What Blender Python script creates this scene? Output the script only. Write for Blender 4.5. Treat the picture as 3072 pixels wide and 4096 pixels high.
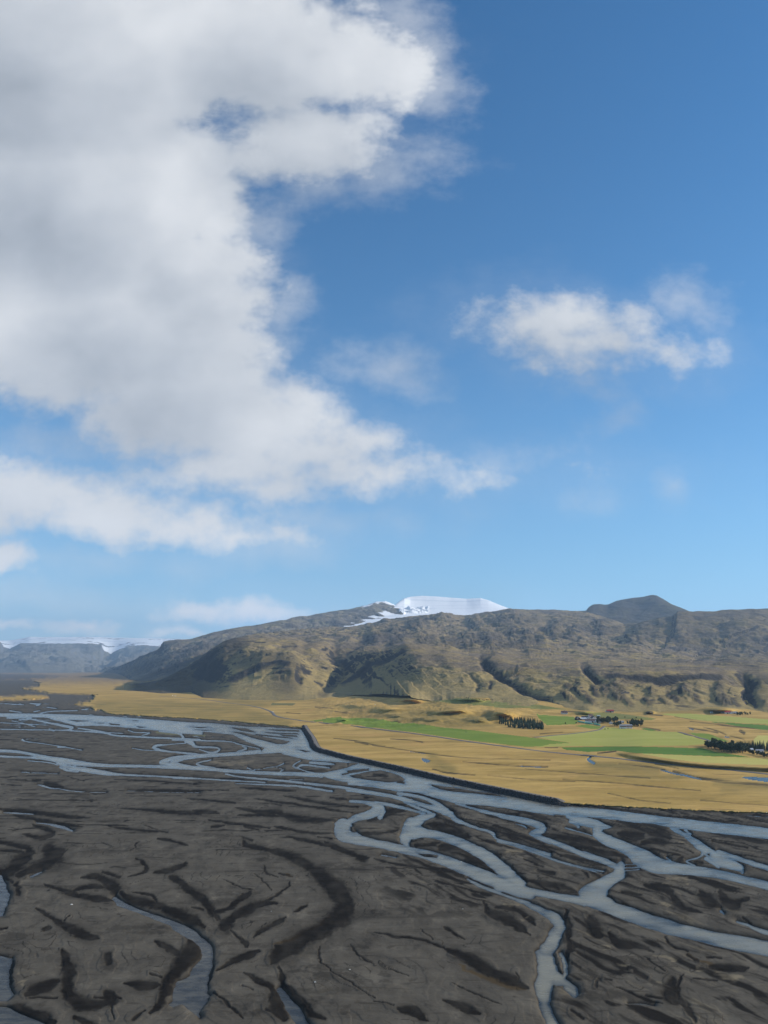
import bpy, math, random
import numpy as np

for _o in list(bpy.data.objects):
    bpy.data.objects.remove(_o)
scene = bpy.context.scene
col = scene.collection

# ------------------------------------------------------------------ camera
CAM_H = 115.0                      # viewpoint on a hill above the river plain
PITCH = math.radians(11.33)
FPX = 3075.0                       # focal length in pixels of the 3072x4096 photograph
cam_data = bpy.data.cameras.new("camera")
cam_data.sensor_fit = 'VERTICAL'
cam_data.sensor_height = 24.0
cam_data.lens = 24.0 * FPX / 4096.0
cam_data.clip_start = 1.0
cam_data.clip_end = 200000.0
cam = bpy.data.objects.new("camera", cam_data)
cam.location = (0, 0, CAM_H)
cam.rotation_euler = (math.pi / 2 + PITCH, 0, 0)
col.objects.link(cam)
scene.camera = cam

# ------------------------------------------------------------------ light
SUN_AZ = math.radians(84)          # clockwise from the view direction (+Y)
SUN_EL = math.radians(23)
SKY_STRENGTH = 0.105
EXPOSURE = 0.1
sun_data = bpy.data.lights.new("sun", 'SUN')
sun_data.energy = 5.0
sun_data.angle = math.radians(0.53)
sun_data.color = (1.0, 0.93, 0.82)
sun = bpy.data.objects.new("sun", sun_data)
sun.rotation_euler = (math.pi / 2 - SUN_EL, 0, math.pi - SUN_AZ)
sun.location = (3000, 500, 3000)
col.objects.link(sun)

scene.view_settings.view_transform = 'Standard'
scene.view_settings.look = 'None'
scene.view_settings.exposure = EXPOSURE
scene.view_settings.gamma = 1.0
scene.view_settings.use_curve_mapping = False
scene.render.engine = 'CYCLES'
scene.cycles.use_denoising = True
scene.cycles.max_bounces = 4
scene.cycles.diffuse_bounces = 2
scene.cycles.glossy_bounces = 2
scene.cycles.volume_bounces = 0
scene.cycles.use_adaptive_sampling = True
scene.cycles.adaptive_threshold = 0.01
scene.cycles.adaptive_min_samples = 12

world = bpy.data.worlds.new("World")
scene.world = world
world.use_nodes = True
world.cycles.sampling_method = 'MANUAL'
world.cycles.sample_map_resolution = 256


def pix_dir(u, v):
    """direction of a pixel of the photograph, forward component about 1"""
    x = (np.asarray(u, float) - 1536.0) / FPX
    w = (2048.0 - np.asarray(v, float)) / FPX
    cp, sp = math.cos(PITCH), math.sin(PITCH)
    return x, cp - w * sp, sp + w * cp


def on_height(u, v, z):
    dx, dy, dz = pix_dir(u, v)
    t = (z - CAM_H) / dz
    return t * dx, t * dy


def at_depth(u, v, Y):
    dx, dy, dz = pix_dir(u, v)
    t = Y / dy
    return t * dx, CAM_H + t * dz


class Nodes:
    """thin wrapper that builds node trees from expressions"""
    def __init__(self, tree):
        self.t = tree

    def new(self, kind, **kw):
        n = self.t.nodes.new(kind)
        for k, val in kw.items():
            setattr(n, k, val)
        return n

    def put(self, sock, val):
        if val is None:
            return
        if isinstance(val, bpy.types.NodeSocket):
            self.t.links.new(val, sock)
        else:
            sock.default_value = val

    def m(self, op, a, b=None, c=None, clamp=False):
        n = self.new('ShaderNodeMath', operation=op, use_clamp=clamp)
        self.put(n.inputs[0], a); self.put(n.inputs[1], b); self.put(n.inputs[2], c)
        return n.outputs[0]

    def v(self, op, a, b=None, c=None):
        n = self.new('ShaderNodeVectorMath', operation=op)
        self.put(n.inputs[0], a); self.put(n.inputs[1], b); self.put(n.inputs[2], c)
        return n.outputs['Value'] if op in ('LENGTH', 'DOT_PRODUCT', 'DISTANCE') else n.outputs[0]

    def xyz(self, a):
        n = self.new('ShaderNodeSeparateXYZ'); self.put(n.inputs[0], a)
        return n.outputs[0], n.outputs[1], n.outputs[2]

    def vec(self, x, y, z=0.0):
        n = self.new('ShaderNodeCombineXYZ')
        self.put(n.inputs[0], x); self.put(n.inputs[1], y); self.put(n.inputs[2], z)
        return n.outputs[0]

    def noise(self, vec, scale, detail=4.0, rough=0.55, lac=2.0, dist=0.0, color=False):
        n = self.new('ShaderNodeTexNoise')
        self.put(n.inputs['Vector'], vec)
        n.inputs['Scale'].default_value = scale; n.inputs['Detail'].default_value = detail
        n.inputs['Roughness'].default_value = rough; n.inputs['Lacunarity'].default_value = lac
        n.inputs['Distortion'].default_value = dist
        return n.outputs['Color'] if color else n.outputs['Fac']

    def smooth(self, x, lo, hi, to0=0.0, to1=1.0):
        n = self.new('ShaderNodeMapRange', interpolation_type='SMOOTHSTEP')
        self.put(n.inputs['Value'], x)
        self.put(n.inputs['From Min'], lo); self.put(n.inputs['From Max'], hi)
        self.put(n.inputs['To Min'], to0); self.put(n.inputs['To Max'], to1)
        return n.outputs['Result']

    def mix(self, fac, a, b):
        n = self.new('ShaderNodeMix', data_type='RGBA')
        self.put(n.inputs['Factor'], fac)
        for s, val in ((n.inputs['A'], a), (n.inputs['B'], b)):
            pass
        ins = [s for s in n.inputs if s.type == 'RGBA']
        for s, val in zip(ins, (a, b)):
            self.put(s, val if isinstance(val, bpy.types.NodeSocket) else (*val[:3], 1.0))
        return [s for s in n.outputs if s.type == 'RGBA'][0]

    def attr(self, name):
        n = self.new('ShaderNodeAttribute'); n.attribute_name = name
        return n.outputs['Fac']


# ------------------------------------------------------------------ sky with clouds
def ell(dx, dy, rx, ry):
    """cloud puff given in the 1659-wide view of the photograph -> direction-space ellipse"""
    k = 3072.0 / 1659.0
    def q(x, y):
        a, f, e = pix_dir(x * k, y * k)
        return a / f, e / f
    c = q(dx, dy)
    return (c[0], c[1], abs(q(dx + rx, dy)[0] - c[0]), abs(q(dx, dy - ry)[1] - q(dx, dy + ry)[1]) / 2)


THICK = [(120, 120, 420, 260), (330, 60, 330, 190), (560, 110, 250, 140), (760, 130, 160, 95), (660, 300, 200, 95),
         (860, 170, 90, 70), (150, 430, 330, 250), (350, 420, 190, 190), (420, 560, 140, 110), (60, 640, 310, 230), (250, 700, 290, 180),
         (420, 740, 180, 120), (380, 860, 230, 140), (540, 920, 210, 110), (690, 975, 180, 66), (800, 1025, 170, 34), (930, 1040, 110, 14), (620, 900, 110, 80), (480, 640, 110, 120), (470, 470, 90, 80),
         (500, 1010, 210, 60), (120, 780, 240, 120), (560, 1060, 120, 22), (-250, 500, 330, 420),
         (40, 1070, 230, 70), (240, 1110, 200, 46), (400, 1138, 160, 36), (520, 1158, 110, 24), (0, 1215, 90, 40), (-200, 1100, 260, 110),
         (1026, 672, 36, 32), (1062, 698, 56, 26), (1125, 692, 62, 38), (1205, 690, 84, 66), (1240, 742, 110, 50), (1335, 744, 100, 42),
         (1385, 704, 44, 40), (1440, 757, 72, 28),
         (470, 1314, 95, 19), (560, 1322, 120, 17), (185, 1349, 50, 11), (430, 1368, 80, 11), (20, 1362, 60, 10)]
BODY = THICK[:24:2] + THICK[24:28] + THICK[32:37]
THIN = [(900, 130, 90, 80), (780, 350, 190, 70), (940, 200, 70, 70), (870, 60, 80, 60), (700, 410, 120, 40), (855, 800, 95, 48), (1095, 1000, 65, 20), (1480, 640, 62, 46), (1515, 660, 40, 24),
        (1430, 640, 30, 26), (1320, 912, 22, 10), (1265, 1080, 30, 14), (1435, 1060, 26, 22), (760, 790, 70, 20), (180, 1205, 150, 28), (400, 1220, 60, 22),
        (600, 1185, 110, 40), (330, 1310, 120, 18), (640, 1325, 90, 12), (20, 1362, 90, 16), (130, 960, 150, 40), (640, 1120, 200, 30),
        (300, 1380, 260, 18), (1260, 830, 60, 26), (560, 500, 60, 90), (600, 690, 60, 80), (250, 1040, 220, 40), (80, 1300, 260, 40)]


def build_sky():
    t = world.node_tree
    t.nodes.clear()
    N = Nodes(t)

    def blobs(lst, q):
        acc = None
        for e in lst:
            ca, ce, ra, re = [float(k) for k in ell(*e)]
            d = N.v('MULTIPLY_ADD', q, (1 / ra, 1 / re, 0.0), (-ca / ra, -ce / re, 0.0))
            rm = min(ra, re)
            s = N.m('MULTIPLY_ADD', N.v('LENGTH', d), -rm, rm)
            acc = s if acc is None else N.m('SMOOTH_MAX', acc, s, 0.02)
        return acc

    out = N.new('ShaderNodeOutputWorld')
    sky = N.new('ShaderNodeTexSky', sky_type='NISHITA', sun_disc=False)
    sky.sun_elevation = SUN_EL
    sky.sun_rotation = SUN_AZ
    sky.altitude = 200.0
    sky.air_density = 1.0; sky.dust_density = 0.0; sky.ozone_density = 3.0
    bg = N.new('ShaderNodeBackground'); bg.inputs['Strength'].default_value = SKY_STRENGTH
    hs = N.new('ShaderNodeHueSaturation'); hs.inputs['Saturation'].default_value = 1.12
    t.links.new(sky.outputs[0], hs.inputs['Color'])
    d = N.new('ShaderNodeTexCoord').outputs['Generated']
    x, y, z = N.xyz(d)
    # clear northern air: a little bluer overhead, paling evenly towards the horizon all round
    low = N.m('MULTIPLY', N.m('EXPONENT', N.m('MULTIPLY', N.m('MAXIMUM', z, 0.0), -5.0)), 0.80)
    tint = N.v('MULTIPLY', hs.outputs[0], (0.50, 1.00, 1.18))
    t.links.new(N.mix(low, tint, [c / SKY_STRENGTH for c in (0.39, 0.63, 0.93)]), bg.inputs['Color'])
    yy = N.m('MAXIMUM', y, 0.06)
    front = N.smooth(y, 0.06, 0.35)
    q = N.vec(N.m('DIVIDE', x, yy), N.m('DIVIDE', z, yy), 0.0)

    # billowing displacement of the outline
    w1 = N.v('SUBTRACT', N.noise(q, 4.0, 1.0, 0.5, color=True), (0.5, 0.5, 0.5))
    w2 = N.v('SUBTRACT', N.noise(q, 14.0, 3.5, 0.62, color=True), (0.5, 0.5, 0.5))
    qw = N.v('MULTIPLY_ADD', w1, (0.06, 0.05, 0.0), q)
    qw = N.v('MULTIPLY_ADD', w2, (0.050, 0.044, 0.0), qw)
    fine = N.m('SUBTRACT', N.noise(N.v('MULTIPLY', q, (1.0, 1.3, 1.0)), 12.0, 7.0, 0.62), 0.5)
    far_s = N.smooth(N.m('DIVIDE', z, yy), 0.0, 0.40, 0.22, 1.0)      # distant cloud: finer structure
    rough = N.m('MULTIPLY', N.m('MULTIPLY', fine, 0.12), far_s)
    f0 = N.m('ADD', blobs(THICK, qw), rough)
    n0 = N.m('ADD', blobs(THIN, qw), rough)
    f1 = blobs(BODY, N.v('ADD', qw, (0.045, 0.045, 0.0)))
    dens = N.smooth(f0, N.m('MULTIPLY', far_s, -0.028), N.m('MULTIPLY', far_s, 0.034))
    thin = N.m('MULTIPLY', N.smooth(n0, -0.03, 0.05), 0.50)
    wisp = N.smooth(f0, -0.07, 0.02, 0.0, 0.12)
    dens = N.m('MAXIMUM', dens, N.m('MAXIMUM', thin, wisp))
    # rest of the sky, outside the view: scattered fair-weather cloud of the same kind
    zz = N.m('MAXIMUM', z, 0.04)
    p = N.vec(N.m('DIVIDE', x, zz), N.m('DIVIDE', y, zz), 0.0)
    other = N.smooth(N.noise(p, 0.55, 3.0, 0.55), 0.50, 0.68)
    other = N.m('MULTIPLY', other, N.smooth(z, 0.02, 0.12))
    mixf = N.m('ADD', N.m('MULTIPLY', dens, front), N.m('MULTIPLY', other, N.m('SUBTRACT', 1.0, front)), clamp=True)
    # light comes from the right and above: bright where the cloud thins towards the sun
    lit = N.m('SUBTRACT', f0, f1)
    sh = N.m('MULTIPLY_ADD', lit, 1.6, 0.57)
    thick = N.smooth(f0, 0.02, 0.26)
    sh = N.m('SUBTRACT', sh, N.m('MULTIPLY', thick, 0.10))
    sh = N.m('ADD', sh, N.m('MULTIPLY', N.m('SUBTRACT', N.noise(q, 4.0, 3.0, 0.55), 0.5), 0.30))
    sh = N.m('ADD', sh, N.m('MULTIPLY', N.m('SUBTRACT', 1.0, far_s), 0.30))     # far clouds show their sunlit flanks
    sh = N.m('MAXIMUM', N.m('MINIMUM', sh, 0.95), 0.30)
    cc = N.mix(N.smooth(sh, 0.35, 0.8), (0.84, 0.93, 1.06), (0.96, 0.985, 1.02))
    cl = N.v('SCALE', cc)
    t.nodes[-1].inputs['Scale'].default_value = 1.0
    t.links.new(sh, t.nodes[-1].inputs['Scale'])
    bc = N.new('ShaderNodeBackground')
    t.links.new(cl, bc.inputs['Color'])
    ms = N.new('ShaderNodeMixShader')
    t.links.new(mixf, ms.inputs[0]); t.links.new(bg.outputs[0], ms.inputs[1]); t.links.new(bc.outputs[0], ms.inputs[2])
    t.links.new(ms.outputs[0], out.inputs['Surface'])


build_sky()

# ------------------------------------------------------------------ numeric helpers
_rng = np.random.RandomState(7)
_perm = _rng.permutation(512).astype(np.int32)
_perm = np.concatenate([_perm, _perm])
_ga = _rng.rand(512) * 2 * np.pi
_gx, _gy = np.cos(_ga), np.sin(_ga)


def perlin(x, y, seed=0):
    xi = np.floor(x).astype(np.int64); yi = np.floor(y).astype(np.int64)
    xf = x - xi; yf = y - yi
    xi = (xi + seed * 57) & 511; yi = (yi + seed * 131) & 511
    x1 = (xi + 1) & 511; y1 = (yi + 1) & 511

    def g(a, b, dx, dy):
        h = _perm[_perm[a] + b] & 511
        return _gx[h] * dx + _gy[h] * dy
    u = xf * xf * xf * (xf * (xf * 6 - 15) + 10)
    w = yf * yf * yf * (yf * (yf * 6 - 15) + 10)
    a = g(xi, yi, xf, yf); b = g(x1, yi, xf - 1, yf)
    c = g(xi, y1, xf, yf - 1); d = g(x1, y1, xf - 1, yf - 1)
    return (a + u * (b - a) + w * ((c + u * (d - c)) - (a + u * (b - a)))) * 1.5


def fbm(x, y, octaves=5, seed=0, gain=0.5, ridged=False):
    out = np.zeros_like(x); amp = 1.0; tot = 0.0
    for i in range(octaves):
        n = perlin(x * 2 ** i + 17.3 * i, y * 2 ** i - 9.1 * i, seed + i)
        if ridged:
            n = 1 - 2 * np.abs(n)
        out += amp * n; tot += amp; amp *= gain
    return out / tot


def sstep(x, a, b):
    t = np.clip((x - a) / (b - a), 0, 1)
    return t * t * (3 - 2 * t)


def spline(pts, n=4):
    """Catmull-Rom through rows of numbers"""
    p = np.array(pts, float)
    if len(p) < 3:
        return p
    q = np.vstack([2 * p[0] - p[1], p, 2 * p[-1] - p[-2]])
    out = []
    for i in range(1, len(q) - 2):
        t = np.linspace(0, 1, n, endpoint=False)[:, None]
        a, b, c, d = q[i - 1], q[i], q[i + 1], q[i + 2]
        out.append(0.5 * (2 * b + (c - a) * t + (2 * a - 5 * b + 4 * c - d) * t ** 2 + (3 * b - a - 3 * c + d) * t ** 3))
    out.append(p[-1:])
    return np.vstack(out)


def make_mesh(name, co, faces, mat=None, attrs=None, smooth=True):
    me = bpy.data.meshes.new(name)
    co = np.ascontiguousarray(co, np.float32); faces = np.ascontiguousarray(faces, np.int32)
    nf, k = faces.shape
    me.vertices.add(len(co)); me.vertices.foreach_set('co', co.ravel())
    me.loops.add(nf * k); me.loops.foreach_set('vertex_index', faces.ravel())
    me.polygons.add(nf)
    me.polygons.foreach_set('loop_start', np.arange(0, nf * k, k, dtype=np.int32))
    me.polygons.foreach_set('loop_total', np.full(nf, k, np.int32))
    me.polygons.foreach_set('use_smooth', np.full(nf, smooth))
    for an, av in (attrs or {}).items():
        me.attributes.new(an, 'FLOAT', 'POINT').data.foreach_set('value', np.ascontiguousarray(av, np.float32))
    me.update(calc_edges=True)
    if mat:
        me.materials.append(mat)
    return me


def link(name, data, parent=None, **props):
    o = bpy.data.objects.new(name, data)
    col.objects.link(o)
    if parent is not None:
        o.parent = parent
    for k, val in props.items():
        o[k] = val
    return o


def grid_faces(nr, nc):
    i = np.arange(nr - 1)[:, None] * nc + np.arange(nc - 1)[None, :]
    return np.stack([i, i + 1, i + 1 + nc, i + nc], -1).reshape(-1, 4)


def submesh(name, co, faces, keep, mat, attrs=None):
    f = faces[keep]
    used = np.unique(f)
    remap = np.full(len(co), -1, np.int64); remap[used] = np.arange(len(used))
    return make_mesh(name, co[used], remap[f], mat, {k: a[used] for k, a in (attrs or {}).items()})


# ------------------------------------------------------------------ materials
def material(name):
    m = bpy.data.materials.new(name); m.use_nodes = True
    t = m.node_tree
    b = t.nodes['Principled BSDF']
    return m, Nodes(t), b


def plain(name, rgb, rough=0.8, var=0.15, scale=1.0, spec=0.3):
    m, N, b = material(name)
    pos = N.new('ShaderNodeNewGeometry').outputs['Position']
    n = N.noise(pos, scale, 4.0)
    N.put(b.inputs['Base Color'], N.mix(n, [c * (1 - var * 2) for c in rgb], [min(1, c * (1 + var * 2)) for c in rgb]))
    b.inputs['Roughness'].default_value = rough
    b.inputs['Specular IOR Level'].default_value = spec
    return m


def mat_sand():
    m, N, b = material('black_river_sand')
    pos = N.new('ShaderNodeNewGeometry').outputs['Position']
    wet, pale, rust = N.attr('wet'), N.attr('pale'), N.attr('rust')
    n1 = N.noise(pos, 0.05, 5.0, 0.6)
    n2 = N.noise(pos, 0.9, 5.0, 0.7)
    n3 = N.noise(N.v('MULTIPLY', pos, (0.018, 0.11, 0.1)), 1.0, 6.0, 0.65)
    n4 = N.noise(N.v('MULTIPLY', pos, (0.10, 0.05, 0.1)), 1.0, 6.0, 0.70)
    dry = N.mix(N.smooth(n1, 0.3, 0.7), (0.084, 0.072, 0.055), (0.116, 0.100, 0.076))
    dry = N.mix(N.m('MULTIPLY', N.smooth(n4, 0.50, 0.74), 0.75), dry, (0.165, 0.142, 0.108))
    dry = N.mix(N.m('MULTIPLY', N.smooth(n4, 0.48, 0.28), 0.7), dry, (0.034, 0.029, 0.023))
    dry = N.mix(N.m('MULTIPLY', N.smooth(n3, 0.52, 0.75), 0.35), dry, (0.036, 0.031, 0.025))
    dry = N.mix(N.m('MULTIPLY', N.smooth(n2, 0.45, 0.8), 0.4), dry, (0.13, 0.115, 0.092))
    dry = N.mix(pale, dry, (0.24, 0.195, 0.125))
    dry = N.mix(rust, dry, (0.10, 0.066, 0.028))
    wetc = N.mix(n2, (0.0075, 0.0055, 0.0035), (0.017, 0.013, 0.009))
    w = N.m('MULTIPLY', wet, N.smooth(n2, 0.15, 0.45, 0.86, 1.0))
    N.put(b.inputs['Base Color'], N.mix(w, dry, wetc))
    b.inputs['Roughness'].default_value = 0.95
    b.inputs['Specular IOR Level'].default_value = 0.03
    bump = N.new('ShaderNodeBump'); bump.inputs['Strength'].default_value = 0.5; bump.inputs['Distance'].default_value = 0.25
    N.put(bump.inputs['Height'], N.m('ADD', N.noise(pos, 0.5, 7.0, 0.7), N.m('MULTIPLY', n3, 0.5)))
    N.put(b.inputs['Normal'], bump.outputs[0])
    return m


def mat_water(name='glacial_water', col1=(0.245, 0.222, 0.158), col2=(0.185, 0.172, 0.130)):
    m, N, b = material(name)
    pos = N.new('ShaderNodeNewGeometry').outputs['Position']
    n = N.noise(N.v('MULTIPLY', pos, (0.018, 0.045, 1.0)), 1.0, 6.0, 0.65)
    n2 = N.noise(N.v('MULTIPLY', pos, (0.10, 0.22, 1.0)), 1.0, 5.0, 0.7)
    shallow = N.attr('shallow')
    c = N.mix(N.smooth(n, 0.38, 0.64), col1, col2)
    c = N.mix(N.m('MULTIPLY', N.smooth(n2, 0.55, 0.75), 0.5), c, [k * 1.35 for k in col1])
    n3 = N.noise(N.v('MULTIPLY', pos, (0.16, 0.55, 1.0)), 1.0, 4.0, 0.7)
    c = N.mix(N.m('MULTIPLY', N.smooth(n3, 0.66, 0.76), 0.5), c, (0.50, 0.50, 0.47))
    c = N.mix(N.m('MULTIPLY', shallow, N.smooth(n2, 0.3, 0.6, 0.7, 1.0)), c, (0.014, 0.020, 0.027))
    N.put(b.inputs['Base Color'], c)
    N.put(b.inputs['Roughness'], N.smooth(n2, 0.3, 0.7, 0.10, 0.36))
    b.inputs['IOR'].default_value = 1.33
    b.inputs['Specular IOR Level'].default_value = 0.20
    bump = N.new('ShaderNodeBump'); bump.inputs['Strength'].default_value = 0.35; bump.inputs['Distance'].default_value = 0.08
    N.put(bump.inputs['Height'], N.noise(N.v('MULTIPLY', pos, (0.5, 0.9, 1.0)), 1.0, 4.0, 0.6))
    N.put(b.inputs['Normal'], bump.outputs[0])
    return m


def mat_meadow():
    m, N, b = material('autumn_meadow_grass')
    pos = N.new('ShaderNodeNewGeometry').outputs['Position']
    olive, ditch, sandy = N.attr('olive'), N.attr('ditch'), N.attr('sandy')
    n1 = N.noise(N.v('MULTIPLY', pos, (0.006, 0.02, 0.02)), 1.0, 6.0, 0.62)
    n2 = N.noise(N.v('MULTIPLY', pos, (0.10, 0.25, 0.2)), 1.0, 5.0, 0.7)
    n3 = N.noise(pos, 0.012, 4.0, 0.6)
    c = N.mix(N.smooth(n1, 0.35, 0.68), (0.370, 0.238, 0.060), (0.570, 0.365, 0.110))
    n5 = N.noise(N.v('MULTIPLY', pos, (0.012, 0.05, 0.05)), 1.0, 7.0, 0.72)
    c = N.mix(N.m('MULTIPLY', N.smooth(n5, 0.52, 0.70), 0.75), c, (0.205, 0.140, 0.042))
    c = N.mix(N.m('MULTIPLY', N.smooth(n5, 0.46, 0.30), 0.6), c, (0.60, 0.39, 0.14))
    c = N.mix(N.m('MULTIPLY', N.smooth(n2, 0.52, 0.75), 0.55), c, (0.155, 0.105, 0.036))
    c = N.mix(N.m('MULTIPLY', N.smooth(n3, 0.5, 0.72), 0.5), c, (0.47, 0.265, 0.088))
    oc = N.mix(N.smooth(n2, 0.35, 0.7), (0.235, 0.180, 0.055), (0.135, 0.112, 0.036))
    c = N.mix(olive, c, oc)
    c = N.mix(N.m('MULTIPLY', N.attr('heath'), N.smooth(n1, 0.3, 0.6, 0.5, 1.0)), c, (0.225, 0.150, 0.080))
    sc = N.mix(n2, (0.05, 0.048, 0.045), (0.11, 0.10, 0.09))
    c = N.mix(sandy, c, sc)
    c = N.mix(N.m('MULTIPLY', ditch, N.smooth(n5, 0.35, 0.6, 0.25, 1.0)), c, N.mix(n2, (0.035, 0.030, 0.018), (0.075, 0.058, 0.026)))
    N.put(b.inputs['Base Color'], c)
    b.inputs['Roughness'].default_value = 0.95
    b.inputs['Specular IOR Level'].default_value = 0.1
    bump = N.new('ShaderNodeBump'); bump.inputs['Strength'].default_value = 0.6; bump.inputs['Distance'].default_value = 0.6
    N.put(bump.inputs['Height'], n2)
    N.put(b.inputs['Normal'], bump.outputs[0])
    return m


def mat_field(name, c1, c2, streak=0.0):
    m, N, b = material(name)
    pos = N.new('ShaderNodeNewGeometry').outputs['Position']
    n1 = N.noise(N.v('MULTIPLY', pos, (0.010, 0.035, 0.03)), 1.0, 5.0, 0.6)
    n2 = N.noise(pos, 0.5, 4.0, 0.7)
    c = N.mix(N.smooth(n1, 0.3, 0.7), c1, c2)
    c = N.mix(N.m('MULTIPLY', N.smooth(n2, 0.5, 0.8), 0.4), c, [k * 0.6 for k in c1])
    N.put(b.inputs['Base Color'], c)
    b.inputs['Roughness'].default_value = 0.9
    b.inputs['Specular IOR Level'].default_value = 0.15
    return m


def mat_mountain(name, grass, brown, rock, ash, snow_attr=False, sc=1.0):
    m, N, b = material(name)
    geo = N.new('ShaderNodeNewGeometry')
    pos = geo.outputs['Position']
    nz = N.xyz(geo.outputs['Normal'])[2]
    n1 = N.noise(pos, 0.0022 / sc, 6.0, 0.62)
    n2 = N.noise(pos, 0.012 / sc, 6.0, 0.66)
    n3 = N.noise(pos, 0.06 / sc, 5.0, 0.7)
    green = N.attr('green')
    c = N.mix(N.smooth(N.m('ADD', n2, N.m('MULTIPLY', green, 0.22)), 0.42, 0.68), brown, grass)
    c = N.mix(N.m('MULTIPLY', N.smooth(n1, 0.50, 0.66), N.m('SUBTRACT', 0.85, green, clamp=True)), c, ash)
    c = N.mix(N.m('MULTIPLY', N.smooth(n3, 0.5, 0.75), 0.5), c, [k * 0.5 for k in brown])
    band = N.noise(N.v('MULTIPLY', pos, (0.0035 / sc, 0.0035 / sc, 0.045 / sc)), 1.0, 5.0, 0.65)
    rk0 = N.mix(n3, rock, [k * 2.2 for k in rock])
    c = N.mix(N.m('MULTIPLY', N.smooth(band, 0.58, 0.66), N.smooth(n2, 0.42, 0.58)), c, rk0)
    c = N.mix(N.m('MULTIPLY', N.smooth(n2, 0.44, 0.30), 0.7), c, [k * 1.45 for k in grass])
    steep = N.m('MULTIPLY_ADD', N.m('SUBTRACT', n2, 0.5), 0.34, nz)
    c = N.mix(N.smooth(steep, 0.86, 0.72), c, N.mix(n3, rock, [k * 1.9 for k in rock]))
    rk_shade = N.attr('rock_shade')
    c = N.mix(N.m('MULTIPLY', rk_shade, N.smooth(n3, 0.25, 0.5, 0.6, 1.0)), c, N.mix(n3, rock, [k * 1.9 for k in rock]))
    if snow_attr:
        s = N.attr('snow')
        sn = N.smooth(N.m('MULTIPLY_ADD', N.m('SUBTRACT', n2, 0.5), 0.9, s), 0.42, 0.56)
        ice = N.mix(N.smooth(N.noise(N.v('MULTIPLY', pos, (0.0006, 0.0006, 0.02)), 1.0, 5.0, 0.6), 0.5, 0.66), (0.88, 0.90, 0.93), (0.70, 0.75, 0.80))
        c = N.mix(sn, c, ice)
    N.put(b.inputs['Base Color'], c)
    b.inputs['Roughness'].default_value = 0.95
    b.inputs['Specular IOR Level'].default_value = 0.08
    bump = N.new('ShaderNodeBump'); bump.inputs['Distance'].default_value = 9.0 * sc
    N.put(bump.inputs['Strength'], N.m('MULTIPLY_ADD', sn, -0.85, 1.0) if snow_attr else 1.0)
    N.put(bump.inputs['Height'], N.m('ADD', n2, N.m('MULTIPLY', n3, 0.22)))
    N.put(b.inputs['Normal'], bump.outputs[0])
    return m


# ------------------------------------------------------------------ tracings of the plain
# Outlines were read off enlarged tiles of the photograph (1659 wide over 800 px);
# they are turned into ground positions below.
K8 = 800.0 / 1659.0
TILES = dict(A=(0, 2780), B=(700, 2780), C=(1400, 3000), D=(2272, 3100), E=(1300, 3300), F=(2000, 3250), L=(0, 3100), N=(700, 3100),
             I=(0, 3400), M=(700, 3400), J=(0, 3696), K=(700, 3696), G=(1500, 3600), H=(2272, 3500))


def tile(key, pts):
    ox, oy = TILES[key]
    return [tuple([ox + p[0] * K8, oy + p[1] * K8] + [w * K8 for w in p[2:]]) for p in pts]


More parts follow.
